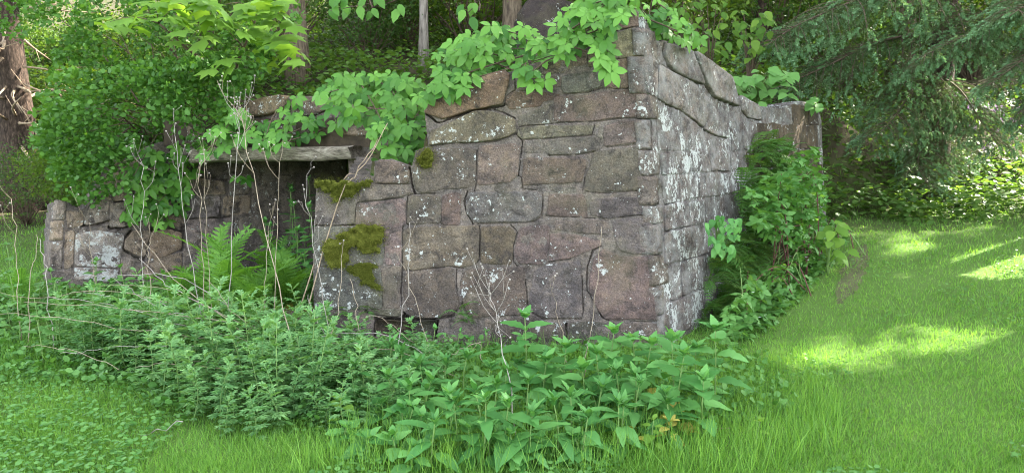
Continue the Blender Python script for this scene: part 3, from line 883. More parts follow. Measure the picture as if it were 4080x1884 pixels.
# wall standing on the lintel, and the block work set back behind the front wall
OUTU = [(700, 640), (740, 560), (850, 480), (940, 430), (1020, 398), (1120, 378), (1150, 385), (1270, 382), (1330, 384), (1380, 420), (1500, 430), (1600, 440), (1700, 450), (1720, 760), (1500, 760), (1420, 690), (1400, 604), (760, 612)]
UW = wall_face('upper_wall', UPPER, UPPER.ac(OUTU), (), (), .02, M['mortar'], depth=.5, seed=51)
UST = [(Z6, [(1745, 785), (1900, 725), (2055, 695), (2095, 702), (2085, 800), (1950, 850), (1765, 845)], TAN, .06), (Z6, [(2125, 714), (2330, 706), (2425, 712), (2418, 790), (2300, 845), (2150, 845)], BR, .03), (Z6, [(1560, 880), (1740, 850), (1900, 880), (1880, 1000), (1560, 1010)], G, .02),
       (Z6, [(1910, 870), (2100, 860), (2110, 1000), (1900, 1005)], BR, .03), (Z6, [(2130, 855), (2300, 855), (2420, 800), (2430, 930), (2130, 1000)], G, .02), (Z6, [(1370, 920), (1540, 890), (1545, 1020), (1380, 1040)], BR, .02),
       (Z7, [(20, 395), (160, 380), (325, 440), (325, 556), (24, 560)], BR, .03), (Z7, [(340, 445), (540, 405), (800, 475), (825, 556), (640, 556), (430, 540)], G, .03), (Z7, [(610, 566), (845, 575), (852, 640), (740, 698), (612, 698)], G, .02), (Z7, [(24, 575), (250, 575), (326, 620), (326, 700), (250, 690), (34, 690)], BR, .02),
       (Z7, [(345, 750), (700, 735), (725, 850), (560, 895), (335, 880), (305, 830)], G, .02), (Z7, [(345, 565), (590, 575), (600, 730), (345, 735)], (.17, .15, .14), .02), (Z7, [(100, 900), (200, 880), (320, 900), (330, 1100), (110, 1090)], G, .02)]
for i, (zf, p, col, pr) in enumerate(UST):
    make_stone(UPPER, UPPER.ac(zf(p)), UW, pr, .12, col, .35, seed=500 + i, n=26, rough=.02)

jo = np.array([(0, -.1), (3.3, -.1), (3.3, 1.2), (2.6, 1.5), (0, 1.6)])
JW = wall_face('inner_jamb_wall', JAMB, jo, (), (), .03, M['mortar'], depth=.3, seed=61)
for r_ in range(5):
    for k in range(7):
        a = .06 + k * .46 + (.2 if r_ % 2 else 0); c = .0 + r_ * .26
        p = np.array([(a, c), (a + .43, c + R.uniform(-.01, .01)), (a + .43, c + .235), (a, c + .235 + R.uniform(-.01, .01))])
        if inpoly(p, jo).all():
            make_stone(JAMB, p, JW, .015, .08, G, .2, seed=600 + r_ * 9 + k, n=16)

# slab of rubble and earth roofing the opening
rp = [(-3.75, 7.95), (-2.6, 7.45), (-1.35, 6.95), (-.9, 6.9), (-1.2, 9.7), (-2.7, 9.7), (-3.5, 8.7)]
def prism(poly, z0, z1):
    n = len(poly)
    V = [(x, y, z0) for x, y in poly] + [(x, y, z1) for x, y in poly]
    Q = [(i, (i + 1) % n, n + (i + 1) % n, n + i) for i in range(n)]
    return np.array(V), np.array(Q), n
V, Q, n = prism(rp, 1.58, 1.86)
ob('roof_slab', mk('roof_slab', V - RL, [Q, np.array([list(range(n))[::-1]]), np.array([[n + i for i in range(n)]])], M['soil'], False), RUIN)

# lintel: a long weathered beam
A0 = atD(502, 392, 7.8); A1 = atD(905, 384, 6.95)
n = 40
V = []; prof = []
hh, ww = .070, .16
for k in range(14):
    a = 2 * math.pi * k / 14
    prof.append((math.copysign(abs(math.cos(a)) ** .45, math.cos(a)) * ww, math.copysign(abs(math.sin(a)) ** .45, math.sin(a)) * hh))
dirl = (A1 - A0) / np.linalg.norm(A1 - A0); sid = np.cross(dirl, (0, 0, 1)); sid /= np.linalg.norm(sid)
for i in range(n):
    t = i / (n - 1)
    c = A0 * (1 - t) + A1 * t
    for k, (a, b) in enumerate(prof):
        g_ = 1 + .16 * vnoise([(t * 5, k * .9, 1)], 1)[0] + .12 * vnoise([(t * 9, k * 3.7, 5)], 1)[0]
        V.append(c + sid * a * g_ + np.array([0, 0, 1]) * (b * g_ * (1.15 - .25 * t)))
ii = np.arange(n * 14).reshape(n, 14)
Q = np.stack([ii[:-1], np.roll(ii[:-1], -1, 1), np.roll(ii[1:], -1, 1), ii[1:]], -1).reshape(-1, 4)
lin = ob('lintel', mk('lintel', np.array(V) - RL, [Q, np.array([list(ii[0])]), np.array([list(ii[-1][::-1])])], M['timber']), RUIN)
lin['label'] = 'long grey weathered lintel beam over the dark opening'

# ------------------------------------------------------------------ vegetation: shared helpers
# foliage towards the sun is cut away to put sun patches here: (point, radius)
GAPS = []
def gap(u, v, r, Y=None):
    GAPS.append((gD(u, v) if Y is None else atD(u, v, Y), r))
gap(2380, 850, .32); gap(2440, 838, .3); gap(2080, 908, .33); gap(2250, 700, .3); gap(2350, 685, .32); gap(2440, 672, .36); gap(2500, 665, .42); gap(2560, 640, .4); gap(2540, 330, 1.0, 12.5); gap(2560, 450, .7, 10.5); gap(2200, 540, .5); gap(2330, 530, .5); gap(2480, 520, .6)
gap(1975, 500, .30, 8.1); gap(1985, 350, .22, 8.6); gap(2100, 580, .28, 7.4); gap(60, 240, .8, 12); gap(30, 560, 1.2, 11); gap(150, 200, .6, 12); gap(2300, 620, .25); gap(1960, 430, .2, 8.3)
gap(1820, 60, .4, 11); gap(2120, 640, .2, 7); gap(2000, 600, .22, 7.2)

def carve(P):
    keep = np.ones(len(P), bool)
    for q, r in GAPS:
        d = P - q
        t = d @ L
        dist = np.linalg.norm(d - t[:, None] * L, axis=1)
        keep &= ~((dist < r * (.6 + .95 * rng.random(len(P)))) & (t > .8))
    return keep

def orient(d, nrm):
    """rotation with local +Y along d and local +Z near nrm"""
    y = Vector(d).normalized()
    z = Vector(nrm)
    z = (z - z.dot(y) * y).normalized()
    x = y.cross(z)
    return Matrix((x, y, z)).transposed()

def leaf_cloud(name, P, size, tmpl, mat, up=.5, jitter=.35, center=None, outward=0.0, do_carve=True, rg=rng):
    if do_carve:
        P = P[carve(P)]
    T, F = tmpl
    S = size * (1 + jitter * rg.uniform(-1, 1, len(P)))
    V, FF = scatter(T, F, P, frames(len(P), up, rg, center=center, pts=P, outward=outward), S)
    return mk(name, V, [FF], mat)

def clumps(n, k, c, r, rg, spread=.38, shell=.5):
    """n points in k clumps inside an ellipsoid"""
    d = rg.normal(size=(k, 3)); d /= np.linalg.norm(d, axis=1)[:, None]
    rad = (shell + (1 - shell) * rg.uniform(0, 1, k)) ** .6
    C = np.asarray(c) + d * rad[:, None] * np.asarray(r)
    w = rg.integers(0, k, n)
    return C[w] + rg.normal(size=(n, 3)) * spread * np.array([1, 1, .55]), C

# ------------------------------------------------------------------ tall trees on the slope
TREE_RG = np.random.default_rng(3)
def tall_tree(name, label, x, y, dia, h, cb, cr, nleaf, mat, bark, lean=(0, 0), size=.17, limbs=9, group='tall trees on the wooded slope'):
    z = gz(x, y) - .08
    if label is None:
        label = 'tall broadleaf tree %s, %d steps back' % (place_bg(1288 + 1840 * x / y), round(y * 1.3))
    t = thing(name, label, 'tree', (x, y, z), group)
    pts = curve_pts([(0, 0, 0), (lean[0] * .3 + TREE_RG.uniform(-.06, .06), lean[1] * .3, h * .3), (lean[0] * .7, lean[1] * .7, h * .65), (lean[0], lean[1], h)], 14)
    rr = dia / 2 * np.interp(np.linspace(0, 1, 14), [0, .05, .12, 1], [1.5, 1.12, 1.0, .25])
    b = MB(); b.tube(pts, rr, 14)
    c = np.array([lean[0] * .7, lean[1] * .7, (cb + h) / 2])
    P, C = clumps(nleaf, 70, c, (cr, cr, (h - cb) / 2), TREE_RG, .55)
    for q in C[:limbs]:
        k = np.argmin(abs(pts[:, 2] - (q[2] - .8)))
        b.tube(curve_pts([pts[k], (pts[k] + q) / 2 + (0, 0, .25), q], 6), np.linspace(rr[k] * .5, .015, 6), 6)
    ob('trunk', b.mesh('trunk', bark), t)
    W = np.array([x, y, z])
    P = P[carve(P + W)]
    ob('crown', leaf_cloud('crown', P, size, leaf_rhomb(.36), mat, .55, do_carve=False, rg=TREE_RG), t)
    return t, pts, rr

T_ = atD(752, 230, 11); tall_tree('maple_tree', 'straight brown trunk rising behind the left end of the ruin above the lintel', T_[0], 11.0, .30, 12, 5.5, 2.6, 5000, M['wood_leaf'], M['bark'], (.05, 0))
T_ = atD(1066, 180, 12); TT, tp, tr_ = tall_tree('ash_tree', 'thin smooth grey trunk behind the middle of the vine covered wall', T_[0], 12.0, .135, 11, 5.5, 2.4, 5000, M['wood_leaf'], M['bark_grey'], (.0, .1))
T_ = atD(1290, 60, 12.5); tall_tree('oak_tree', 'furrowed brown trunk just above the vine covered wall top', T_[0], 12.5, .30, 13, 6, 3, 6000, M['wood_leaf'], M['bark'], (.1, 0))
T_ = atD(1910, 150, 13); tall_tree('poplar_tree', 'slim shaded trunk behind the right end of the ruin', T_[0], 13.0, .17, 12, 6, 3, 6000, M['wood_leaf'], M['bark_dark'], (-.1, 0))
T_ = atD(1560, 40, 14); tall_tree('oak_tree', 'dim trunk behind the peak of the ruin', T_[0], 14.0, .25, 13, 6, 3, 6000, M['wood_leaf'], M['bark_dark'])
T_ = atD(1222, 30, 16); tall_tree('pine_tree', 'reddish trunk left of the furrowed brown one, deep in the wood', T_[0], 16.0, .24, 13, 7, 3, 5000, M['wood_dark'], M['bark'], (.1, .0))
spots = [(7.6, 14.5), (10.5, 11.0), (11.5, 16.5), (14.5, 13.5), (3.2, 17.5), (7.5, 19.5), (15.5, 18.8), (19, 16.0), (11.8, 21.5), (-1.5, 19), (8.8, 8.2), (13.2, 9.2), (-6.5, 17.5), (-11.5, 15.5), (17.8, 12), (-9.0, 21), (-15, 20), (11.2, 5.6), (15.5, 6.8), (19.5, 9.5)]
for i, (x, y) in enumerate(spots):
    tall_tree('broadleaf_tree', None, x, y, TREE_RG.uniform(.22, .36), TREE_RG.uniform(12, 15), 5.0 + TREE_RG.uniform(-.6, 1), 3.5, 5200, [M['wood_leaf'], M['wood_dark']][i % 2], [M['bark'], M['bark_dark']][i % 2], (TREE_RG.uniform(-.4, .4), 0), .19)

# big conifer trunk on the left with dead lower branches
T_ = atD(52, 480, 12.0)
zb = gz(T_[0], 12.0) - .05
t = thing('conifer_tree', 'thick dark conifer trunk with broken dead branches at the far left', 'tree', (T_[0], 12.0, zb))
b = MB(); pts = curve_pts([(0, 0, 0), (.03, 0, 1.2), (-.03, 0, 4), (.05, 0, 11)], 16)
b.tube(pts, .34 * np.interp(np.linspace(0, 1, 16), [0, .03, .1, 1], [1.5, 1.2, 1, .3]), 18)
ob('trunk', b.mesh('trunk', M['bark_dark']), t)
rg = np.random.default_rng(21)
for k in range(46):
    z = rg.uniform(.9, 4.2); a = rg.uniform(0, 6.28)
    if k < 16: a = rg.uniform(-2.6, -.2); z = rg.uniform(1.4, 2.9)
    ln = rg.uniform(.4, 1.3)
    d = np.array([math.cos(a), math.sin(a), 0])
    p0 = d * .26 + (0, 0, z)
    b = MB()
    e = p0 + d * ln + (0, 0, rg.uniform(-.4, .25))
    mid = (p0 + e) / 2 + rg.normal(size=3) * .06
    b.tube(curve_pts([p0, mid, e], 6), np.linspace(rg.uniform(.014, .03), .006, 6), 5)
    for q in range(2):
        s0 = mid if q else (mid + e) / 2
        b.tube(np.array([s0, s0 + rg.normal(size=3) * .2 + d * .12]), [.008, .003], 4)
    ob('dead_branch', b.mesh('dead_branch', M['dead']), t)
P, C = clumps(9000, 70, (0, 0, 7.5), (2.6, 2.6, 3.5), rg, .5)
P = P[carve(P + np.array([T_[0], 12.0, zb]))]
ob('crown', leaf_cloud('crown', P, .15, leaf_rhomb(.3), M['wood_dark'], .4, do_carve=False), t)

# ------------------------------------------------------------------ understory shrubs
def shrub_meshes(seed, n, r, h, size, mat, tmpl, spread=.2, k=60):
    rg = np.random.default_rng(seed)
    P, C = clumps(n, k, (0, 0, h * .55), (r, r, h * .45), rg, spread, .25)
    b = MB()
    for q in C[:34]:
        m = q * (.45, .45, .5) + rg.normal(size=3) * .08
        b.tube(curve_pts([(rg.uniform(-.08, .08), rg.uniform(-.08, .08), -.05), m, q], 6), np.linspace(.018, .004, 6), 4)
    fo = leaf_cloud('foliage', P, size, tmpl, mat, .5, do_carve=False, rg=rg)
    return b.mesh('branches', M['twig']), fo

USH = [shrub_meshes(31, 5200, 1.3, 2.4, .075, M['wood_leaf'], leaf_rhomb(.34)), shrub_meshes(32, 5200, 1.2, 2.0, .06, M['wood_dark'], leaf_rhomb(.36)),
       shrub_meshes(33, 4200, 1.5, 3.0, .085, M['wood_dark'], leaf_rhomb(.32), .28), shrub_meshes(34, 3000, 1.0, 1.5, .07, M['cover'], leaf_round(.36), .18)]
rg = np.random.default_rng(77)
ush = []
for k in range(400):
    if len(ush) > 66: break
    y = rg.uniform(10.6, 22); x = rg.uniform(-.85 * y, .85 * y)
    if 3.6 < x < 8 and y < 12.5: continue
    if -9.6 < x < -6.6 and y < 13: continue
    if x < -5.5 and y < 13.5: continue
    uu = 1288 + 1840 * x / y
    if any(abs(uu - c_) < w_ and y < yt for c_, w_, yt in ((752, 190, 11.6), (1066, 175, 12.6), (1290, 150, 13), (1375, 150, 12.2), (1910, 120, 13.4))): continue
    if any((x - a) ** 2 + (y - b_) ** 2 < .9 for a, b_ in ush): continue
    sc_ = np.array([x, y, gz(x, y) + 1.2])
    if y < 15 and any((sc_ - q) @ L > .8 and np.linalg.norm((sc_ - q) - ((sc_ - q) @ L) * L) < r_ + .7 for q, r_ in GAPS): continue
    ush.append((x, y))
ush += [(-6.4, 14.2), (-12, 13.6), (-13.8, 16), (-9.8, 16), (-11.4, 18), (-14.5, 19), (-16.5, 17.5), (-12.5, 20.5), (-2.4, 12.6), (-1.9, 13.6), (-.7, 13.4), (-3.9, 12.8), (.9, 13.6), (-10.5, 14.5), (-12.5, 17)]
ush += [(-5.9, 9.7), (-7.0, 10.5), (-8.4, 11.0)]
for i, (x, y) in enumerate(ush):
    v = int(rg.integers(0, 3)) if y < 20 else int(rg.integers(0, 4))
    kind = ['light green', 'dark small leaved', 'tall loose dark', 'low broad leaved'][v]
    t = thing('understory_shrub', '%s shrub %s, %s' % (kind, place_bg(1288 + 1840 * x / y), 'low on the bank' if y < 12.5 else 'half way up the slope' if y < 16 else 'high up the slope' if y < 19 else 'at the top'), 'shrub', (x, y, gz(x, y)), 'undergrowth shrubs on the wooded slope', rg.uniform(0, 6.28))
    s = rg.uniform(.75, 1.2) if i < len(ush) - 3 else .42
    t.scale = (s, s, s * rg.uniform(.85, 1.15))
    ob('branches', USH[v][0], t)
    tag(ob('foliage', USH[v][1], t), kind='stuff')

# dark boulder above the wall
def blob(c, r, seed, n=22, amp=.22):
    u = np.linspace(0, math.pi, n); w = np.linspace(0, 2 * math.pi, 2 * n, endpoint=False)
    U, W = np.meshgrid(u, w, indexing='ij')
    D = np.stack([np.sin(U) * np.cos(W), np.sin(U) * np.sin(W), np.cos(U)], -1).reshape(-1, 3)
    D = np.sign(D) * abs(D) ** .8
    V = D * (1 + amp * fbm(D, 1.6, 4, seed))[:, None] * np.asarray(r) + np.asarray(c)
    ii = np.arange(n * 2 * n).reshape(n, 2 * n)
    return V, np.stack([ii[:-1], np.roll(ii[:-1], -1, 1), np.roll(ii[1:], -1, 1), ii[1:]], -1).reshape(-1, 4)
c = atD(1375, 60, 11.6)
V, Q = blob((0, 0, 0), (.52, .5, .75), 9)
c[2] = gz(c[0], 11.6) + .35
o = ob('boulder', mk('boulder', V, [Q], M['stone']), None, c); o.color = (.07, .06, .058, .1)
tag(o, 'large dark grey boulder standing on the bank behind the vine covered wall', 'boulder')

# ------------------------------------------------------------------ dense small leaved shrub over the left end of the ruin
def sampleD(poly, n, rg):
    poly = np.array(poly, float)
    lo, hi = poly.min(0), poly.max(0)
    out = np.zeros((0, 2))
    while len(out) < n:
        p = rg.uniform(lo, hi, (n * 2, 2))
        out = np.vstack([out, p[inpoly(p, poly)]])
    return out[:n]

def rays_at(UV, Y):
    return np.array([atD(u, v, y) for (u, v), y in zip(UV, Y)])

rg = np.random.default_rng(41)
SH = [(125, 260), (150, 60), (230, 0), (740, 0), (700, 140), (640, 190), (600, 250), (540, 290), (500, 350), (400, 395), (340, 440), (262, 515), (170, 495), (125, 440), (85, 360)]
UV = sampleD([(0, -20), (800, -20), (800, 560), (0, 560)], 130000, rg)
warp = np.interp(UV[:, 1], [200, 420], [1, .35])[:, None] * 60 * np.stack([vnoise(np.column_stack([UV, 0 * UV[:, 0]]), .014, 2), vnoise(np.column_stack([UV, 0 * UV[:, 0]]), .014, 7)], -1) + 26 * np.stack([vnoise(np.column_stack([UV, 0 * UV[:, 0]]), .05, 3), vnoise(np.column_stack([UV, 0 * UV[:, 0]]), .05, 8)], -1)
UV = UV[inpoly(UV + warp, SH)]
UV = np.vstack([UV[:52000], sampleD([(-10, -20), (170, -20), (140, 70), (90, 60), (60, 110), (-10, 80)], 2600, rg)])
Y = np.where(UV[:, 1] < 200 - .12 * UV[:, 0], rg.uniform(8.0, 9.6, len(UV)), rg.uniform(7.1, 9.3, len(UV)))
P = rays_at(UV, Y)
dens = fbm(P, 2.3, 3, 5) + .25 * fbm(P, 6, 2, 8) * 1.6
edge = np.interp(UV[:, 1], [0, 120, 280, 500], [-.22, -.30, .32, .1])
keep = dens + edge + .25 * (8.6 - Y) * .4 > .26
P = P[keep]
# stay outside the masonry
d = (P - LEFT.o) @ LEFT.n
P = P[(d > .03) | (P[:, 2] > 1.35 + .1 * (P[:, 0] + 3.5))]
base = np.array([-4.0, 8.9, gz(-4.0, 8.9)])
t = thing('honeysuckle_shrub', 'dense shrub with tiny rounded leaves spilling over the left end of the ruin', 'shrub', base)
tag(ob('foliage', leaf_cloud('foliage', P - base, .050, leaf_round(.40), M['shrub'], .45, rg=rg, do_carve=False), t), kind='stuff')
for k in range(40):
    q = P[rg.integers(0, len(P))] - base
    b = MB()
    m = q * .5 + np.array([rg.uniform(-.2, .2), rg.uniform(-.1, .3), rg.uniform(.1, .5)])
    b.tube(curve_pts([(rg.uniform(-.3, .3), rg.uniform(-.1, .2), -.1), m, q], 8), np.linspace(rg.uniform(.008, .016), .003, 8), 5)
    ob('branch', b.mesh('branch', M['twig']), t)

# ------------------------------------------------------------------ maple sapling
def maple_leaf(seed):
    rr = random.Random(seed)
    tips = [(0, 1.0), (.52, .72), (.60, .22)]
    out = [(0, 0), (.22, -.06), (.60, .20), (.36, .36), (.55, .74), (.22, .62), (0, 1.02), (-.22, .62), (-.55, .74), (-.36, .36), (-.60, .20), (-.22, -.06)]
    V = [(0, .36, 0)] + [(x + rr.uniform(-.03, .03), y + rr.uniform(-.03, .03), -.22 * (x * x) - .10 * y * y + .03 * rr.uniform(-1, 1)) for x, y in out]
    n = len(out)
    F = [(0, 1 + (i + 1) % n, 1 + i) for i in range(n)]
    return mk('leaf', V, [np.array(F)[:, ::-1]], M['maple'])
ML = [maple_leaf(i) for i in range(3)]
rg = np.random.default_rng(51)
base = np.array([-3.25, 8.3, 1.84])
t = thing('maple_sapling', 'young maple with large bright lobed leaves arching over the left of the ruin', 'sapling', base)
trunk = curve_pts([base, atD(600, 235, 8.2), atD(548, 175, 8.0), atD(480, 130, 7.8), atD(400, 60, 7.6)], 16)
b = MB(); b.tube(trunk - base, np.linspace(.032, .009, 16), 8)
t2 = curve_pts([trunk[5], atD(600, 150, 7.9), atD(640, 60, 7.8), atD(660, -40, 7.7)], 10)
b.tube(t2 - base, np.linspace(.018, .006, 10), 6)
UV = np.vstack([sampleD([(232, 62), (300, 15), (420, -10), (720, -10), (740, 85), (700, 120), (640, 135), (560, 105), (470, 118), (390, 92), (300, 92)], 112, rg), sampleD([(620, 110), (690, 95), (785, 145), (760, 165), (640, 150)], 14, rg), [(560, 150), (590, 160), (545, 175)]])
ob('trunk', b.mesh('trunk', M['twig']), t)
allp = np.vstack([trunk, t2])
for u, v in UV:
    p = atD(u, v, rg.uniform(7.0, 8.0))
    a = rg.uniform(0, 6.28)
    d = np.array([math.cos(a) * .8 + .1, math.sin(a) * .8 - .35, -.22 + rg.uniform(-.15, .1)])
    nrm = np.array([rg.uniform(-.25, .25), -.55 + rg.uniform(-.2, .25), 1])
    o = ob('leaf', ML[rg.integers(0, 3)], t, p - base, orient(d, nrm), rg.uniform(.17, .25))
b = MB()
for c in sampleD([(260, 60), (420, 0), (720, 0), (700, 110), (480, 105)], 16, rg):
    p = atD(c[0], c[1], rg.uniform(7.2, 7.9))
    q = allp[np.argmin(np.linalg.norm(allp - p, axis=1))]
    b.tube(curve_pts([q - base, (p + q) / 2 + (0, 0, .06) - base, p - base], 5), np.linspace(.006, .002, 5), 4)
ob('twigs', b.mesh('twigs', M['twig']), t)

# ------------------------------------------------------------------ creeper with five-part leaves
def creeper_leaf(seed, n=5, mat=None):
    rr = random.Random(seed)
    b = MB()
    for k in range(n):
        a = (k - (n - 1) / 2) * math.radians(58 if n == 5 else 75) + rr.uniform(-.12, .12)
        T, F = leaf_ovate(.265, .16 + rr.uniform(-.1, .25), .06, 8, .24, .55, seed * 7 + k)
        s = [.72, .95, 1.05, .95, .72][k] if n == 5 else [.9, 1.1, .9][k]
        T = T * s
        T[:, 1] += .06
        c, sn = math.cos(a), math.sin(a)
        tl = rr.uniform(-.18, .12)
        V = np.stack([T[:, 0] * c + T[:, 1] * sn, -T[:, 0] * sn + T[:, 1] * c, T[:, 2] + tl * T[:, 1]], -1)
        b.add(V, F)
    b.tube(np.array([(0, .05, 0), (0, -.5, -.15)]), [.018, .015], 4, False)
    return b.mesh('leaf', mat or M['creeper'])
CLF = [creeper_leaf(i) for i in range(8)]

def creeper(label, patches, plane, seed, size=(.07, .12), stems=16, facing=(0, -1, 0), near=(.02, .28)):
    rg = np.random.default_rng(seed)
    c0 = np.array([0, 0, EYE])
    def hit(u, v):
        d = ray(u * K, v * K)
        k = ((plane.o - c0) @ plane.n) / (d @ plane.n)
        return c0 + k * d
    pos_ = []
    for poly, n, yy in patches:
        UV = sampleD(poly, n * 10, rg)
        # keep leaves apart so that they tile rather than pile up
        chosen = []
        for uv in UV:
            if all((uv[0] - q[0]) ** 2 + (uv[1] - q[1]) ** 2 > 19 ** 2 for q in chosen):
                chosen.append(uv)
            if len(chosen) >= n: break
        for _ in range(len(chosen) // 4):
            chosen.append(UV[rg.integers(0, len(UV))])
        for u, v in chosen:
            pos_.append(hit(u, v) if yy is None else atD(u, v, yy[0] + (yy[1] - yy[0]) * rg.uniform(0, 1) ** .7))
            if yy is None:
                p = pos_[-1]; dv = (c0 - p); dv /= np.linalg.norm(dv)
                pos_[-1] = p + dv * rg.uniform(*near)
    pos_ = np.array(pos_)
    base = pos_[np.argmin(pos_[:, 2])].copy()
    t = thing('creeper_vine', label, 'vine', base)
    F = np.array(facing, float)
    for p in pos_:
        d = F * rg.uniform(.15, .6) + np.array([rg.uniform(-.6, .6), rg.uniform(-.2, .2), -rg.uniform(.35, .9)])
        nrm = F * rg.uniform(.5, 1.2) + np.array([rg.uniform(-.35, .35), rg.uniform(-.1, .1), .75])
        ob('leaf', CLF[rg.integers(0, 8)], t, p - base, orient(d, nrm), rg.uniform(*size))
    b = MB()
    for k in range(stems):
        i, j = rg.integers(0, len(pos_), 2)
        m = (pos_[i] + pos_[j]) / 2 - F * .05 + rg.normal(size=3) * .04
        b.tube(curve_pts([pos_[i] - base, m - base, pos_[j] - base], 8) - F * .04, np.linspace(rg.uniform(.004, .009), .003, 8), 5)
    ob('stems', b.mesh('stems', M['twig']), t)
    return t
creeper('thick mound of bright five-part creeper leaves on the middle of the wall top', [([(1085, 230), (1100, 135), (1170, 85), (1230, 62), (1330, 68), (1385, 100), (1370, 148), (1270, 150), (1240, 180), (1180, 185), (1120, 235)], 105, (5.45, 6.1)),
        ([(1350, 152), (1430, 92), (1470, 115), (1420, 145)], 18, (5.45, 5.8)), ([(1060, 250), (1110, 180), (1200, 185), (1150, 235), (1100, 265)], 22, (5.45, 5.7)), ([(1300, 170), (1345, 165), (1340, 190), (1300, 188)], 6, (5.45, 5.6)), ([(1325, 205), (1375, 195), (1370, 215), (1330, 215)], 5, (5.5, 5.55))], FRONT, 61)
creeper('bright creeper draped over the pointed peak of the wall, trailing down its front', [([(1392, 82), (1420, 28), (1500, -20), (1590, -20), (1585, 40), (1540, 60), (1520, 90), (1480, 110), (1440, 125), (1412, 110)], 78, (5.3, 5.85)), ([(1495, 100), (1530, 100), (1545, 180), (1515, 190)], 14, (5.4, 5.55))], FRONT, 62)
creeper('creeper running down the sloping right shoulder of the wall top', [([(1592, -10), (1660, 0), (1720, 45), (1768, 98), (1762, 125), (1700, 98), (1645, 62), (1600, 40)], 60, (5.6, 6.3)), ([(1630, 60), (1680, 75), (1675, 100), (1630, 95)], 7, (5.8, 6.1))], SIDE, 63, size=(.06, .10), facing=(.5, -.85, 0))
creeper('creeper hanging over the broken wall between lintel and front wall', [([(800, 235), (850, 190), (950, 182), (1060, 205), (1090, 240), (1075, 290), (1000, 302), (930, 315), (850, 285)], 95, (6.1, 6.7)), ([(930, 310), (1065, 300), (1060, 395), (1000, 400), (960, 380)], 22, (6.0, 6.4))], UPPER, 64, size=(.075, .13))
creeper('creeper lying along the top of the weathered lintel beam', [([(500, 385), (545, 310), (590, 275), (620, 285), (640, 315), (700, 300), (715, 250), (745, 240), (770, 290), (860, 300), (850, 345), (760, 352), (680, 345), (600, 355), (520, 392)], 74, (6.9, 7.35)), ([(640, 350), (720, 350), (710, 375), (650, 372)], 8, (6.9, 7.0))], UPPER, 65, size=(.075, .13))
creeper('creeper hanging down the splayed wall at the left of the opening', [([(330, 410), (420, 372), (500, 395), (478, 450), (462, 530), (400, 572), (340, 545), (308, 560), (330, 480)], 62, None), ([(420, 370), (520, 340), (520, 395), (470, 400)], 14, None), ([(590, 445), (620, 440), (630, 460), (600, 465)], 3, (7.4, 7.5))], LEFT, 66, size=(.075, .13), facing=(.4, -.9, 0))

# low branch with big leaves on the thin grey tree
rg = np.random.default_rng(71)
OV = [mk('leaf', *(lambda a: (a[0], [a[1]]))(leaf_ovate(.30, .25, .06, 8, .15, .45, i)), M['creeper']) for i in range(3)]
twb = np.array(TT.location)
b = MB()
for (u0, u1, v0, v1, n) in ((820, 1010, -10, 30, 16), (1165, 1205, 0, 45, 6)):
    a0 = atD((u0 + u1) / 2, v0 - 30, 9.5); a1 = atD(u1, v0, 9.4); a2 = atD(u0, v1, 9.3)
    b.tube(curve_pts([tp[6] + twb - twb, a0 - twb, a1 - twb, a2 - twb], 10), np.linspace(.02, .004, 10), 5)
    for k in range(n):
        p = atD(rg.uniform(u0, u1), rg.uniform(v0, v1), rg.uniform(9.1, 9.5))
        ob('leaf', OV[k % 3], TT, p - twb, orient((rg.uniform(-.8, .8), -.3, -.8), (rg.uniform(-.3, .3), -.8, .7)), rg.uniform(.13, .2))
ob('low_branch', b.mesh('low_branch', M['twig']), TT)

def leafy(name, label, cat, base, pts, size, meshes, seed, droop=.5, face=(0, -1, 0), stemmat='stem', group=None, nstem=None, srad=.006):
    """a plant whose every leaf hangs at a given point, on stems from its base"""
    rg = np.random.default_rng(seed)
    t = thing(name, label, cat, base, group)
    F = np.array(face, float)
    b = MB()
    for i, p in enumerate(pts):
        d = F * rg.uniform(.1, .8) + np.array([rg.uniform(-.9, .9), rg.uniform(-.3, .3), -droop * rg.uniform(.3, 1.2)])
        nrm = F * rg.uniform(.3, .8) + np.array([rg.uniform(-.3, .3), 0, .9])
        ob('leaf', meshes[rg.integers(0, len(meshes))], t, p - base, orient(d, nrm), rg.uniform(*size))
        if nstem is None or i % nstem == 0:
            q = p - base
            b.tube(curve_pts([(rg.uniform(-.02, .02), rg.uniform(-.02, .02), 0), q * (.3, .3, .6), q], 7), np.linspace(srad, srad * .4, 7), 5)
    ob('stem', b.mesh('stem', M[stemmat]), t)
    return t
def np_mesh(mat, w, droop, serr, n, fold, peak, k=3, nm='leaf'):
    return [mk(nm, *(lambda a: (a[0], [a[1]]))(leaf_ovate(w * (1 + .08 * (i - 1)), droop + .08 * i, serr, n, fold, peak, i + 3)), mat) for i in range(k)]
BROAD = np_mesh(M['bramble'], .40, .2, .05, 8, .15, .33)
SAP = np_mesh(M['sapling'], .33, .2, .05, 8, .15, .40)
LIME = np_mesh(M['maple'], .36, .2, .05, 8, .15, .38)
NET = np_mesh(M['nettle'], .30, .22, .10, 12, .2, .30)
LAN = np_mesh(M['lance'], .17, .25, .05, 9, .25, .42)
OVA = np_mesh(M['nettle'], .36, .18, .06, 9, .16, .38)
YEL = np_mesh(M['yellowing'], .34, .35, .10, 10, .2, .33, nm='yellowed_leaf')

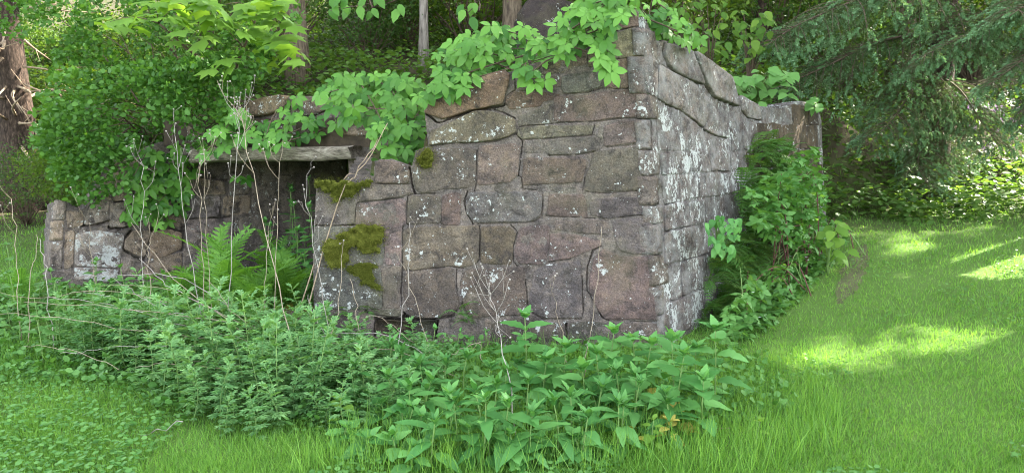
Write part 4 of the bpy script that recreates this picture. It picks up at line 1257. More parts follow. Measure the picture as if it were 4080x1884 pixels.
rg = np.random.default_rng(81)
bs = at(1860 * K, 255 * K, 8.3)
leafy('knotweed_plant', 'broad heart-leaved plant growing on top of the far side wall', 'plant', atD(1895, 270, 8.5), rays_at(sampleD([(1835, 215), (1860, 180), (1930, 168), (1990, 180), (1990, 235), (1940, 262), (1880, 262)], 52, rg), rg.uniform(7.7, 8.3, 52)), (.09, .17), BROAD, 82, .4)
leafy('knotweed_plant', 'small sprig of round leaves poking out at the far end of the side wall', 'plant', atD(2050, 275, 9.0), rays_at(sampleD([(2025, 250), (2065, 242), (2070, 272), (2040, 276)], 9, rg), rg.uniform(8.6, 8.8, 9)), (.1, .14), BROAD, 83, .4)
bs = atD(1885, 190, 9.6); bs[2] = gz(bs[0], 9.6)
leafy('hornbeam_sapling', 'slim sapling with yellow-green leaves behind the right wall top', 'sapling', bs, rays_at(sampleD([(1822, 60), (1860, 20), (1930, 25), (1955, 70), (1930, 130), (1880, 150), (1850, 95)], 60, rg), rg.uniform(9.0, 9.8, 60)), (.09, .16), SAP, 84, .6, stemmat='twig', nstem=4, srad=.012)
leafy('dogwood_sapling', 'dim leafy sapling behind the sloping right shoulder of the wall', 'sapling', np.array([2.6, 9.8, gz(2.6, 9.8)]), rays_at(sampleD([(1690, 0), (1830, 0), (1840, 110), (1790, 150), (1740, 60)], 46, rg), rg.uniform(9.0, 10.2, 46)), (.08, .15), SAP, 85, .5, stemmat='twig', nstem=4, srad=.01)
leafy('nettle_plant', 'bushy dark green plant rooted in the side wall', 'plant', atD(1800, 640, 6.05), rays_at(sampleD([(1775, 560), (1800, 540), (1860, 545), (1870, 600), (1850, 640), (1800, 640), (1780, 610)], 60, rg), rg.uniform(5.7, 6.0, 60)), (.05, .09), NET, 86, 1.0, nstem=3)
leafy('dock_plant', 'sunlit broad leaved weed beside the worn path', 'plant', (lambda q: np.array([q[0], q[1], gz(q[0], q[1])]))(gD(2080, 690)), rays_at(sampleD([(2060, 600), (2085, 545), (2140, 580), (2140, 630), (2090, 660)], 26, rg), rg.uniform(6.9, 7.5, 26)), (.09, .15), LIME, 87, .3, nstem=2)

# ------------------------------------------------------------------ spruce
def spruce_bough(seed, n2=32):
    rg = np.random.default_rng(seed)
    Ln = 1.0
    axis = curve_pts([(0, 0, 0), (.35, .02 * rg.normal(), -.04), (.7, .03 * rg.normal(), -.16), (1.0, .03 * rg.normal(), -.26)], 24)
    wood = MB(); wood.tube(axis, np.linspace(.007, .0015, 24), 5)
    Vn, Vt = [], []
    sprig_p, sprig_d, sprig_t = [], [], []
    for k in range(n2):
        f = .12 + .86 * (k + rg.uniform(0, .8)) / n2
        i = min(22, int(f * 23)); p0 = axis[i]
        for sgn in (-1, 1):
            ln = (.36 * (1 - f) + .10) * rg.uniform(.6, 1.15)
            d = np.array([.55, sgn * rg.uniform(.45, .9), rg.uniform(-.5, -.05)]); d /= np.linalg.norm(d)
            e = p0 + d * ln + np.array([0, 0, -.22 * ln])
            tw = curve_pts([p0, p0 + d * ln * .55, e], 8)
            wood.tube(tw, np.linspace(.0022, .0008, 8), 3, False)
            m = max(5, int(ln / .016))
            for q in range(m):
                x = (q + .5) / m
                a = tw[min(7, int(x * 7.99))] + rg.normal(size=3) * .004
                dd = (tw[min(7, int(x * 7) + 1)] - tw[min(6, int(x * 7))]); dd /= np.linalg.norm(dd) + 1e-9
                side = np.cross(dd, (0, 0, 1)) * (1 if q % 2 else -1)
                hd = dd * .55 + side * rg.uniform(.3, .9) + np.array([0, 0, rg.uniform(-.8, .1)])
                sprig_p.append(a); sprig_d.append(hd / np.linalg.norm(hd)); sprig_t.append(False)
                if rg.random() < .26:
                    sprig_p.append(a + hd / np.linalg.norm(hd) * .045); sprig_d.append(hd / np.linalg.norm(hd) + np.array([0, 0, -.2])); sprig_t.append(True)
            sprig_p.append(e); sprig_d.append(dd); sprig_t.append(True)
    outn = MB(); outt = MB()
    for p, d, tip in zip(sprig_p, sprig_d, sprig_t):
        ln = .045 if not tip else .040
        u = np.cross(d, rg.normal(size=3)); u /= np.linalg.norm(u); v = np.cross(d, u)
        nn = 9 if not tip else 12
        V = []; T = []
        for q in range(nn):
            a = q * 2.4; s = (q + .3) / nn
            o = p + d * ln * s
            w = (math.cos(a) * u + math.sin(a) * v)
            nl = .0095 if not tip else .0125 * (1.1 - s * .5)
            tipv = o + w * nl + d * nl * .8
            sd = np.cross(w, d) * (.0024 if not tip else .0052)
            V += [o - sd, o + sd, tipv]; T.append((3 * q, 3 * q + 1, 3 * q + 2))
        (outt if tip else outn).add(V, None, T)
    return wood.mesh('wood', M['twig']), outn.mesh('needles', M['spruce']), outt.mesh('new_tips', M['spruce_tip'])
SB = [spruce_bough(i) for i in (1, 2, 3)]

def spruce(name, label, x, y, h, boughs, dia):
    z = gz(x, y) - .1
    t = thing(name, label, 'tree', (x, y, z))
    b = MB(); b.tube(curve_pts([(0, 0, 0), (.03, 0, h * .3), (0, 0, h)], 14), dia / 2 * np.interp(np.linspace(0, 1, 14), [0, .05, 1], [1.4, 1.05, .1]), 14)
    ob('trunk', b.mesh('trunk', M['bark_dark']), t)
    rg = np.random.default_rng(int(x * 10))
    for bi, (zz, a, ln, pit) in enumerate(boughs):
        tipw = np.array([x, y, zz]) + np.array([math.cos(a), math.sin(a), -.3]) * ln
        prb = np.array([x, y, zz]) + (tipw - np.array([x, y, zz])) * np.linspace(0, 1.05, 12)[:, None]
        if (zz > 5.5 or (y < 9 and bi > 6)) and any((np.linalg.norm((prb - q) - ((prb - q) @ L)[:, None] * L, axis=1) < r_ + .5).any() for q, r_ in GAPS if (tipw - q) @ L > .8):
            continue
        v = int(rg.integers(0, 3))
        m = Matrix.Rotation(a, 4, 'Z') @ Matrix.Rotation(pit, 4, 'Y') @ Matrix.Rotation(rg.uniform(-.25, .25), 4, 'X')
        o = ob('bough', SB[v][0], t, (0, 0, zz - z), m, ln)
        tag(ob('needles', SB[v][1], o), kind='stuff')
        tag(ob('new_tips', SB[v][2], o), kind='stuff')
    return t
rg = np.random.default_rng(8)
bl = []
# boughs seen in the photograph reach left and forward from the trunk
for zz, a, ln, pit in [(3.2, 196, 3.0, 4), (2.75, 222, 2.2, 16), (2.3, 236, 1.9, 26), (1.95, 252, 1.6, 32), (1.7, 230, 1.2, 36), (3.9, 205, 3.3, 4), (5.0, 250, 2.9, 8), (3.6, 250, 2.3, 8),
                       (2.6, 268, 1.8, 20), (4.4, 290, 2.6, 6)]:
    bl.append((zz, math.radians(a), ln, math.radians(pit)))
for k in range(50):
    zz = rg.uniform(5.8, 12.5); bl.append((zz, rg.uniform(0, 6.28), max(.6, 2.9 * (1 - (zz - 2) / 12)), math.radians(rg.uniform(0, 22))))
T_ = atD(2340, 480, 10.6)
spruce('spruce_tree', 'large spruce with drooping boughs tipped pale blue-green at the right', T_[0], 10.6, 14, bl, .42)
# a second spruce whose lower boughs enter the top right corner
bl = [(zz, math.radians(a), ln, math.radians(p)) for zz, a, ln, p in [(3.3, 200, 2.2, 14), (3.1, 225, 2.2, 14), (3.5, 180, 2.4, 8), (2.9, 210, 2.0, 18), (3.4, 240, 2.2, 12), (3.7, 215, 2.4, 6), (3.0, 250, 1.9, 18)]]
for k in range(45):
    zz = rg.uniform(3.4, 11); bl.append((zz, rg.uniform(0, 6.28), max(.6, 2.6 * (1 - (zz - 3) / 10)), math.radians(rg.uniform(0, 22))))
spruce('spruce_tree', 'nearer spruce whose pale tipped boughs hang into the top right corner', 6.9, 8.6, 12, bl, .35)

# ------------------------------------------------------------------ plants growing against the side wall
c0 = np.array([0, 0, EYE])
def side_pts(poly, n, rg, near=(.86, .985)):
    UV = sampleD(poly, n, rg)
    P = []
    for u, v in UV:
        d = ray(u * K, v * K); k = ((SIDE.o - c0) @ SIDE.n) / (d @ SIDE.n)
        k = min(k, 11.0)
        q = c0 + d * k * rg.uniform(*near)
        P.append((q[0], q[1], max(q[2], gz(q[0], q[1]) + .03)))
    return np.array(P)

def trifoliate(seed, mat):
    b = MB(); rr = random.Random(seed)
    for k, a in enumerate((-1.25, 0, 1.25)):
        T, F = leaf_ovate(.34, .15 + rr.uniform(0, .15), .08, 7, .15, .40, seed + k)
        T = T * (.8, 1.0, .8)[k]; T[:, 1] += .15
        c, s = math.cos(a), math.sin(a)
        b.add(np.stack([T[:, 0] * c + T[:, 1] * s, -T[:, 0] * s + T[:, 1] * c, T[:, 2] + rr.uniform(-.1, .05) * T[:, 1]], -1), F)
    return np.concatenate(b.V), np.concatenate(b.Q)

rg = np.random.default_rng(91)
BRZ = [([(1815, 840), (1840, 760), (1900, 690), (1990, 640), (2060, 660), (2085, 740), (2080, 800), (2050, 870), (1990, 925), (1900, 930), (1840, 900)], 760, 'bramble bush with pale leaflets and small white flowers at the foot of the side wall'),
       ([(1990, 600), (2060, 560), (2110, 600), (2130, 640), (2085, 720), (2020, 700)], 230, 'upper bramble thicket by the worn path, partly in sun'),
       ([(1960, 400), (2050, 370), (2085, 450), (2075, 570), (2020, 560), (1975, 480)], 300, 'leafy tangle before the dark far end of the side wall'),
       ([(1880, 470), (1960, 430), (2040, 480), (2060, 560), (2000, 620), (1930, 600), (1890, 560)], 420, 'sunlit tangle of small leaves half way along the side wall')]
for i, (poly, n, lab) in enumerate(BRZ):
    P = side_pts(poly, n, rg, (.80, .97))
    base = np.array([P[:, 0].mean(), P[:, 1].mean(), 0]); base[2] = gz(base[0], base[1])
    t = thing('bramble_bush', lab, 'bush', base)
    T, F = trifoliate(i, None)
    Fr = frames(n, .55, rg) 
    V, FF = scatter(T, F, P - base, Fr, rg.uniform(.045, .09, n))
    tag(ob('foliage', mk('foliage', V, [FF], M['bramble']), t), kind='stuff')
    for k in range(14):
        q = P[rg.integers(0, n)] - base
        b = MB(); s0 = np.array([rg.uniform(-.4, .4), rg.uniform(-.3, .3), 0]); s0[2] = gz(base[0] + s0[0], base[1] + s0[1]) - base[2] - .03
        b.tube(curve_pts([s0, (s0 + q) / 2 + (0, 0, .25), q], 9), np.linspace(.006, .003, 9), 5)
        ob('cane', b.mesh('cane', M['cane' if k % 2 else 'stem']), t)
    if i == 0:
        T, F = leaf_round(.5)
        W = P[rg.integers(0, n, 12)] - base
        b = MB()
        for w in W:
            w = w + np.array([0, -.05, .04])
            Pq = np.repeat(w[None], 5, 0)
            Fm = np.array([[[math.cos(a), math.sin(a) * .3, 0], [-math.sin(a), math.cos(a) * .5 - .3, .5], [0, -.6, .7]] for a in np.arange(5) * 1.2566])
            b.add(*scatter(T, F, Pq, Fm, np.full(5, .014))[:1], None, scatter(T, F, Pq, Fm, np.full(5, .014))[1])
        tag(ob('blossom', b.mesh('blossom', M['petal']), t), kind='stuff')

def frond_mesh(seed, pairs=20, mat=None, w=.26, lobes=5):
    """one fern frond along +Y, arching; pinnae cut into lobes"""
    rr = random.Random(seed)
    b = MB()
    ax = [(0, y, .30 * math.sin(y * 2.3) - .36 * y * y) for y in np.linspace(0, 1, 14)]
    b.tube(np.array(ax), np.linspace(.012, .003, 14), 4, False)
    for k in range(pairs):
        y = .16 + .83 * k / pairs
        z = .30 * math.sin(y * 2.3) - .36 * y * y
        ln = w * math.sin(min(1, (y - .08) * 2.2) * math.pi / 2) * (1.06 - y) ** .7 * 1.25
        for s in (-1, 1):
            d = np.array([s, .45, -.22 + rr.uniform(-.08, .08)]); d /= np.linalg.norm(d)
            p0 = np.array([0, y, z])
            wd = .85 / pairs * .5
            V = [p0]; T = []
            for j in range(lobes):
                f0 = j / lobes; f1 = (j + .75) / lobes; ww = wd * (1 - f0 * .8)
                a = p0 + d * ln * f0; c = p0 + d * ln * f1
                n0 = len(V)
                V += [a, c + np.array([0, ww, 0]), p0 + d * ln * min(1, f1 + .22), c - np.array([0, ww, 0])]
                T += [(n0, n0 + 3, n0 + 2), (n0, n0 + 2, n0 + 1)]
            b.add(V, None, T)
    return b.mesh('frond', mat or M['fern'])
FR = [frond_mesh(1), frond_mesh(2, 18, None, .22), frond_mesh(3, 22, None, .24)]
FRS = [frond_mesh(4, 11, M['bramble'], .24, 3), frond_mesh(5, 10, M['cover'], .28, 3)]

def fern(label, base, n, size, seed, meshes=FR, face=None, group=None, steep=(.9, 1.5), name='fern'):
    rg = np.random.default_rng(seed)
    t = thing(name, label, 'fern', base, group)
    for k in range(n):
        a = 2 * math.pi * k / n + rg.uniform(-.3, .3)
        if face is not None:
            a = face + rg.uniform(-1.3, 1.3)
        el = rg.uniform(*steep)
        d = np.array([math.cos(a) * math.cos(el), math.sin(a) * math.cos(el), math.sin(el)])
        nrm = np.array([-math.cos(a) * math.sin(el), -math.sin(a) * math.sin(el), math.cos(el)])
        ob('frond', meshes[rg.integers(0, len(meshes))], t, (rg.normal() * .015, rg.normal() * .015, 0), orient(d, nrm), size * rg.uniform(.7, 1.1))
    return t

def gpt(x, y, dz=-.02):
    return np.array([x, y, gz(x, y) + dz])
for i, (x, y, n, s, lab) in enumerate([(-2.45, 6.15, 10, .85, 'tall fern with arching fronds in front of the dark opening'), (-2.15, 5.95, 9, .72, 'fern at the mouth of the opening, nearest to the front wall'), (-2.75, 6.6, 9, .85, 'fern standing against the splayed wall'),
                                       (-2.05, 6.5, 8, .75, 'shaded fern just inside the opening'), (-2.35, 5.75, 8, .5, 'low fern in front of the taller ones by the opening'), (-4.3, 6.3, 8, .5, 'fern in front of the left end of the splayed wall'), (-3.3, 6.5, 6, .34, 'small fern at the middle foot of the splayed wall'), (-1.95, 6.2, 9, .8, 'broad fern against the left edge of the front wall'), (-2.95, 6.35, 8, .62, 'fern left of the tallest one before the opening'), (-2.3, 7.1, 8, .8, 'fern deep in the middle of the opening')]):
    fern(lab, gpt(x, y), n, s, 100 + i)
# little ferns in the joints at the foot of the front wall
for i, (u, v, s, lab) in enumerate([(880, 790, .16, 'little fern tuft in the joint under the mossy stone'), (930, 785, .13, 'tiny fern at the foot of the wall right of the mossy stone'), (1160, 790, .20, 'little fern growing from the gap under the wall'), (1175, 810, .14, 'tiny fern below the gap at the wall foot')]):
    q = FRONT.w(FRONT.ac([(u * K, v * K)]), .0)[0]
    fern(lab, q, 7, s, 120 + i, FRS, -math.pi / 2, steep=(-.3, .8))
rg = np.random.default_rng(131)
WF = side_pts([(1765, 820), (1768, 700), (1800, 640), (1860, 560), (1850, 470), (1870, 380), (1950, 350), (1990, 420), (1960, 560), (1900, 680), (1870, 800), (1830, 880), (1780, 870)], 92, rg, (.975, .995))
for i, q in enumerate(WF):
    fern('small fern on the side wall, %s, %s' % ('near its foot' if q[2] - gz(q[0], q[1]) < .35 else 'at mid height' if q[2] < 1.2 else 'near its top', 'close to the corner' if q[1] < 6.2 else 'beside the bramble' if q[1] < 7 else 'towards its far end'), q, 9, rg.uniform(.2, .38), 200 + i, FRS, math.atan2(SIDE.n[1], SIDE.n[0]), 'small ferns on the overgrown side wall', (-.5, 1.0), 'wall_fern')

# ------------------------------------------------------------------ moss
def moss_patch(label, plane, poly, seed, thick=.03, dens=9000):
    rg = np.random.default_rng(seed)
    ac = plane.ac(poly)
    lo, hi = ac.min(0), ac.max(0)
    st = .009
    A, C = np.meshgrid(np.arange(lo[0], hi[0], st), np.arange(lo[1], hi[1], st))
    P = np.stack([A.ravel(), C.ravel()], -1)
    pj = P + .026 * np.stack([vnoise(np.column_stack([P, 0 * P[:, 0]]), 30, seed), vnoise(np.column_stack([P, 0 * P[:, 0]]), 30, seed + 1)], -1)
    ins = inpoly(pj, ac)
    P3 = np.column_stack([P, 0 * P[:, 0]])
    d = .006 + thick * (.6 + .8 * fbm(P3, 20, 3, seed))
    V = plane.w(P, np.where(ins, d + .012, .0))
    ny, nx = A.shape
    ii = np.arange(nx * ny).reshape(ny, nx)
    q = np.stack([ii[:-1, :-1], ii[:-1, 1:], ii[1:, 1:], ii[1:, :-1]], -1).reshape(-1, 4)
    q = q[ins[q].any(1)]
    base = plane.w([ac.mean(0)], 0)[0]
    t = thing('moss_cushion', label, 'moss', base)
    ob('cushion', mk('cushion', V - base, [q], M['moss']), t)
    k = np.flatnonzero(ins)
    k = k[rg.integers(0, len(k), dens)]
    spr = np.where(rg.random(dens) < .35, .024, .005)[:, None]
    Pt = plane.w(P[k] + rg.normal(size=(dens, 2)) * spr, np.where(spr[:, 0] > .01, .006, d[k] + .008))
    Fm = frames(dens, .0, rg)
    dirn = plane.n * .9 + rg.normal(size=(dens, 3)) * .5 + np.array([0, 0, -.25])
    dirn /= np.linalg.norm(dirn, axis=1)[:, None]
    xx = np.cross(dirn, rg.normal(size=(dens, 3))); xx /= np.linalg.norm(xx, axis=1)[:, None]
    Fm = np.stack([xx, dirn, np.cross(xx, dirn)], 1)
    T = np.array([(-.14, 0, 0), (.14, 0, 0), (0, 1, 0)]); Vv, FF = scatter(T, np.array([(0, 1, 2)]), Pt - base, Fm, rg.uniform(.010, .022, dens))
    tag(ob('moss_shoots', mk('moss_shoots', Vv, [FF], M['moss']), t), kind='stuff')
moss_patch('thick curved moss cushion on the big left corner stone of the front wall', FRONT, Z1([(128, 650), (140, 560), (200, 515), (262, 490), (320, 445), (430, 433), (488, 455), (496, 520), (456, 560), (462, 600), (370, 605), (330, 555), (275, 585), (280, 640), (262, 690), (190, 690)]), 1, .03, 11000)
moss_patch('thin moss trail below the curved cushion on the corner stone', FRONT, Z1([(272, 690), (330, 655), (430, 665), (465, 690), (400, 705), (450, 760), (475, 820), (380, 800), (340, 760), (300, 720)]), 2, .012, 3500)
moss_patch('moss spilling over the top edge of the left wall ledge', FRONT, Z1([(88, 215), (100, 185), (180, 175), (260, 195), (420, 178), (436, 195), (350, 215), (320, 260), (240, 300), (195, 300), (170, 235)]), 3, .03, 6000)
moss_patch('yellow-green moss tuft at the left end of the upper front wall', FRONT, Z7([(755, 930), (820, 810), (905, 880), (905, 940), (870, 1000), (820, 1005), (790, 960)]), 4, .05, 3500)
V, Q = blob((0, 0, 0), (.42, .3, .22), 31, 20, .25)
q = gpt(-1.78, 5.75)
t = thing('moss_cushion', 'mossy boulder at the foot of the front wall beside the opening', 'rock', q)
o = ob('rock', mk('rock', V, [Q], M['stone']), t, (0, 0, .04)); o.color = (.13, .12, .09, .1)
n = 9000
k = rng.integers(0, len(V), n); Pm = V[k] + rng.normal(size=(n, 3)) * .012 + (0, 0, .04)
keep = Pm[:, 2] > .0
Pm = Pm[keep]; n = len(Pm)
T = np.array([(-.16, 0, 0), (.16, 0, 0), (0, 1, 0)])
dirn = np.array([0, -.3, .8]) + rng.normal(size=(n, 3)) * .6; dirn /= np.linalg.norm(dirn, axis=1)[:, None]
xx = np.cross(dirn, rng.normal(size=(n, 3))); xx /= np.linalg.norm(xx, axis=1)[:, None]
Vv, FF = scatter(T, np.array([(0, 1, 2)]), Pm, np.stack([xx, dirn, np.cross(xx, dirn)], 1), rng.uniform(.012, .024, n))
tag(ob('moss_shoots', mk('moss_shoots', Vv, [FF], M['moss']), t), kind='stuff')

# ------------------------------------------------------------------ weeds in front of the wall
def weed(name, label, u, vtop, Y, meshes, leaf, pairs, seed, group=None, opp=True, lean=None, yellow=0, low=.12, tuft=6):
    """upright leafy weed: stem and leaves in pairs or spirals; top seen at (u, vtop)"""
    rg = np.random.default_rng(seed)
    top = atD(u, vtop, Y)
    base = gpt(top[0] + (rg.uniform(-.04, .04) if lean is None else lean), Y)
    h = top - base
    t = thing(name, label, 'weed', base, group)
    st = curve_pts([(0, 0, 0), (h[0] * .35 + rg.uniform(-.015, .015), rg.uniform(-.015, .015), h[2] * .5), (h[0], 0, h[2] - .03)], 9)
    b = MB(); b.tube(st, np.linspace(.0055, .0025, 9), 6)
    ob('stem', b.mesh('stem', M['stem']), t)
    a0 = rg.uniform(0, 6.28)
    for k in range(pairs):
        f = low + (.97 - low) * k / (pairs - 1)
        i = f * 8; j = min(7, int(i)); p = st[j] + (st[j + 1] - st[j]) * (i - j)
        s = leaf * np.interp(f, [0, .35, .75, 1], [.75, 1.0, .9, .38]) * rg.uniform(.72, 1.22)
        el = np.interp(f, [0, .6, 1], [-.25, .15, .85])
        for m in range(2 if opp else 1):
            a = a0 + (k * math.pi / 2 if opp else k * 2.4) + m * math.pi + rg.uniform(-.3, .3)
            e = el + rg.uniform(-.2, .15)
            d = np.array([math.cos(a) * math.cos(e), math.sin(a) * math.cos(e), math.sin(e)])
            nrm = np.array([-math.cos(a) * math.sin(e) * .7 + rg.uniform(-.15, .15), -math.sin(a) * math.sin(e) * .7 - .15, math.cos(e) + .2])
            ye = k < yellow and rg.random() < .75
            me = (YEL if ye else meshes)[rg.integers(0, 3)]
            ob('yellowed_leaf' if ye else 'leaf', me, t, p + d * .012, orient(d, nrm), s * (.8 if ye else 1))
    for m in range(tuft):
        a = m * 2.4 + a0; e = rg.uniform(.6, 1.3)
        d = np.array([math.cos(a) * math.cos(e), math.sin(a) * math.cos(e), math.sin(e)])
        ob('leaf', meshes[m % 3], t, st[-1] + (0, 0, -.004 * m), orient(d, np.array([-math.cos(a), -math.sin(a), .6])), leaf * rg.uniform(.3, .55))
    return t
NW = [(1320, 792, 5.0, 'tall nettle in front of the white spotted base stone left of the crack'), (1425, 868, 4.85, 'nettle below the dark crack at the wall foot'), (1500, 885, 4.7, 'nettle left of the pair in front of the right base stone'), (1545, 832, 4.95, 'nettle against the right base stone of the front wall'), (1592, 852, 5.0, 'nettle right beside the one at the right base stone'),
      (1690, 852, 4.6, 'biggest nettle, yellowed leaves at its foot, in front of the wall corner'), (1722, 885, 4.45, 'nettle close behind the one with yellowed leaves'), (1800, 822, 4.7, 'rightmost nettle, beside the bramble bush'), (1750, 872, 4.8, 'nettle between the corner one and the rightmost one'), (1640, 862, 4.9, 'nettle under the white flaked corner of the wall'), (1465, 925, 4.55, 'shorter nettle in front of the base stones'), (1375, 905, 4.75, 'nettle just right of the tallest one'),
      (1770, 950, 4.35, 'low nettle at the right edge of the weeds'), (1600, 940, 4.5, 'low nettle left of the yellowed one')]
for i, (u, v, Y, lab) in enumerate(NW):
    weed('nettle', lab, u, v - 12, Y - .5, NET, .195, 7 if i not in (10, 12, 13) else 5, 300 + i, 'nettles in front of the wall', True, yellow=2 if i in (5, 9, 6) else 0)
LWD = [(1130, 985, 4.1), (1085, 950, 4.4), (1195, 975, 4.05), (1280, 1005, 3.95), (1235, 915, 4.6), (1392, 1000, 4.0), (1550, 925, 4.45), (1610, 955, 4.3), (1055, 905, 4.75), (915, 872, 5.0), (985, 860, 5.0), (890, 915, 4.7), (975, 940, 4.5), (1330, 950, 4.35), (1435, 985, 4.2), (1375, 890, 4.8), (1515, 965, 4.3), (1175, 890, 4.85), (1030, 965, 4.3), (1250, 960, 4.3), (1480, 1035, 3.95), (1120, 905, 4.8), (1570, 1010, 4.1), (1340, 1030, 3.9), (1675, 985, 4.25), (1095, 1050, 3.8)]
LWD += [(u + R.uniform(-45, 45), v + R.uniform(-8, 22), Y + R.uniform(-.18, .18)) for u, v, Y in LWD[::2]]
for i, (u, v, Y) in enumerate(LWD):
    weed('lance_leaved_weed', 'star-topped lance leaved weed, %s row, %s' % ('front' if Y < 4.15 else 'second' if Y < 4.5 else 'back', place_fg(u)), u, v - 10, max(3.45, Y - .45), LAN, .178, 9, 1340 + i, 'lance leaved weeds in front of the wall', False, tuft=9)
OWD = [(900, 975, 4.4), (958, 1000, 4.2), (1010, 1010, 4.05), (850, 990, 4.5), (1255, 1075, 3.8), (930, 1085, 3.85), (1355, 1090, 3.75), (985, 1080, 3.8), (870, 1060, 4.0), (1060, 1030, 3.95), (1180, 1060, 3.8), (1045, 1110, 3.65), (1300, 1110, 3.65), (800, 960, 4.6), (1010, 900, 4.8), (1300, 900, 4.8), (1440, 1080, 3.8)]
OWD += [(u + R.uniform(-50, 50), v + R.uniform(-5, 25), Y + R.uniform(-.15, .15)) for u, v, Y in OWD[::2]]
for i, (u, v, Y) in enumerate(OWD):
    weed('broad_leaved_weed', 'low weed with oval leaves, %s of thicket, %s' % ('very front' if Y < 3.9 else 'front' if Y < 4.3 else 'middle', place_fg(u)), u, v, max(3.42, Y - .25), OVA, .13, 5, 1480 + i, 'broad leaved weeds at the front of the thicket', True, tuft=4)
for i, (x, y, hh) in enumerate([(-2.15, 7.2, 1.0), (-2.0, 6.8, .8), (-2.3, 7.6, 1.1), (-2.45, 8.1, 1.1), (-2.35, 7.1, .8), (-1.85, 6.5, .6), (-2.1, 6.6, .65), (-2.2, 7.9, 1.2), (-2.5, 7.4, .8), (-1.95, 7.0, 1.0), (-2.12, 7.4, .7)]):
    weed('shade_nettle', 'deep green weed in the opening, %s, %s' % ('tall' if hh > .9 else 'middling' if hh > .68 else 'short', 'at its back' if y > 7.5 else 'in its middle' if y > 7.05 else 'at its mouth'), 1288 + 1840 * x / y, 365 + 1840 * (1.6 - gz(x, y) - hh) / y, y, NET, .13, 7, 410 + i, 'weeds in the dark opening')
rg = np.random.default_rng(450)
for i in range(84):
    x = rg.uniform(-4.8, -2.2); y = rg.uniform(4.7, 7.0)
    if x > -2.6 and y < 5.5: continue
    hh = rg.uniform(.2, .48) * np.interp(y, [4.7, 5.4], [.6, 1])
    weed('heart_leaved_weed', 'low broad leaved weed %s, %s' % (place_fg(1288 + 1840 * x / y), 'at the edge of the lawn' if y < 5.5 else 'mid way to the wall' if y < 6.1 else 'close to the wall'), 1288 + 1840 * x / y, 365 + 1840 * (1.6 - gz(x, y) - hh) / y, y, BROAD, .10, 4, 460 + i, 'low weeds before the splayed wall', True, tuft=3)
# leafy plants and grass tufts along the foot of the front wall
for i in range(16):
    x = rg.uniform(-1.5, .2); y = rg.uniform(5.2, 5.45)
    weed('heart_leaved_weed', 'low weed at the wall foot %s' % place_fg(1288 + 1840 * x / y), 1288 + 1840 * x / y, 365 + 1840 * (1.6 - rg.uniform(.15, .32)) / y, y, [OVA, LAN][i % 2], .09, 5, 520 + i, 'low weeds along the foot of the front wall', True, tuft=3)

weed('yellowing_weed', 'low weed with large yellowed leaves at the front right of the thicket', 1690, 1045, 3.75, YEL, .105, 4, 560, None, True, tuft=2)
weed('yellowing_weed', 'small weed with a few yellowed leaves left of the larger one', 1590, 1065, 3.72, YEL, .085, 3, 561, None, True, tuft=1)
weed('lime_seedling', 'bright lime seedling standing before the yellowed weed', 1645, 1040, 3.62, LIME, .075, 5, 562, None, True, tuft=3)
weed('lime_seedling', 'lone light green seedling in the lawn right of the thicket', 1912, 1045, 3.75, LIME, .075, 3, 563, None, True, tuft=3)
weed('lime_seedling', 'light green seedling with round leaves before the mugwort', 855, 990, 3.95, LIME, .095, 4, 564, None, True, tuft=3)

# mugwort: many stems with finely cut leaves
def mugwort_mesh(seed, h=.5):
    rg = np.random.default_rng(seed)
    st = MB(); pts = curve_pts([(0, 0, 0), (rg.uniform(-.03, .03), rg.uniform(-.03, .03), h * .5), (rg.uniform(-.05, .05), rg.uniform(-.05, .05), h)], 8)
    st.tube(pts, np.linspace(.0045, .002, 8), 5)
    P, D_, N_, S = [], [], [], []
    nl = 22
    for k in range(nl):
        f = .15 + .85 * k / nl
        i = f * 7; j = min(6, int(i)); p = pts[j] + (pts[j + 1] - pts[j]) * (i - j)
        a = k * 2.4 + rg.uniform(-.3, .3); el = np.interp(f, [0, .7, 1], [-.1, .35, 1.0]) + rg.uniform(-.2, .2)
        d = np.array([math.cos(a) * math.cos(el), math.sin(a) * math.cos(el), math.sin(el)])
        n = np.array([-math.cos(a) * math.sin(el), -math.sin(a) * math.sin(el), math.cos(el)])
        ln = .105 * np.interp(f, [0, .4, .8, 1], [.7, 1.1, .9, .55]) * rg.uniform(.8, 1.2)
        sd = np.cross(d, n)
        for (q, sg, sl, an) in ((.0, 0, 1.0, 0), (.3, 1, .55, .75), (.3, -1, .55, .75), (.55, 1, .5, .65), (.55, -1, .5, .65), (.12, 1, .35, 1.0), (.12, -1, .35, 1.0)):
            P.append(p + d * ln * q - n * ln * .15 * q * q); dd = d * math.cos(an) + sd * sg * math.sin(an) - n * .12
            D_.append(dd); N_.append(n + rg.normal(size=3) * .12); S.append(ln * sl)
    D_ = np.array(D_); N_ = np.array(N_)
    D_ /= np.linalg.norm(D_, axis=1)[:, None]
    N_ -= (N_ * D_).sum(1)[:, None] * D_; N_ /= np.linalg.norm(N_, axis=1)[:, None]
    T, F = leaf_rhomb(.19)
    V, FF = scatter(T, F, np.array(P), np.stack([np.cross(D_, N_), D_, N_], 1), np.array(S))
    return st.mesh('stem', M['stem']), mk('foliage', V, [FF], M['mugwort'])
MG = [mugwort_mesh(i, h) for i, h in enumerate((.52, .46, .40, .56, .34))]
rg = np.random.default_rng(600)
MGP = [(-3.3, 5.75), (-1.6, 5.5), (-.7, 5.3), (-.35, 4.9), (-.45, 4.3), (-.85, 3.85), (-1.3, 3.75), (-1.75, 3.9), (-2.2, 4.4), (-2.9, 4.9), (-3.3, 5.2)]
mg = []
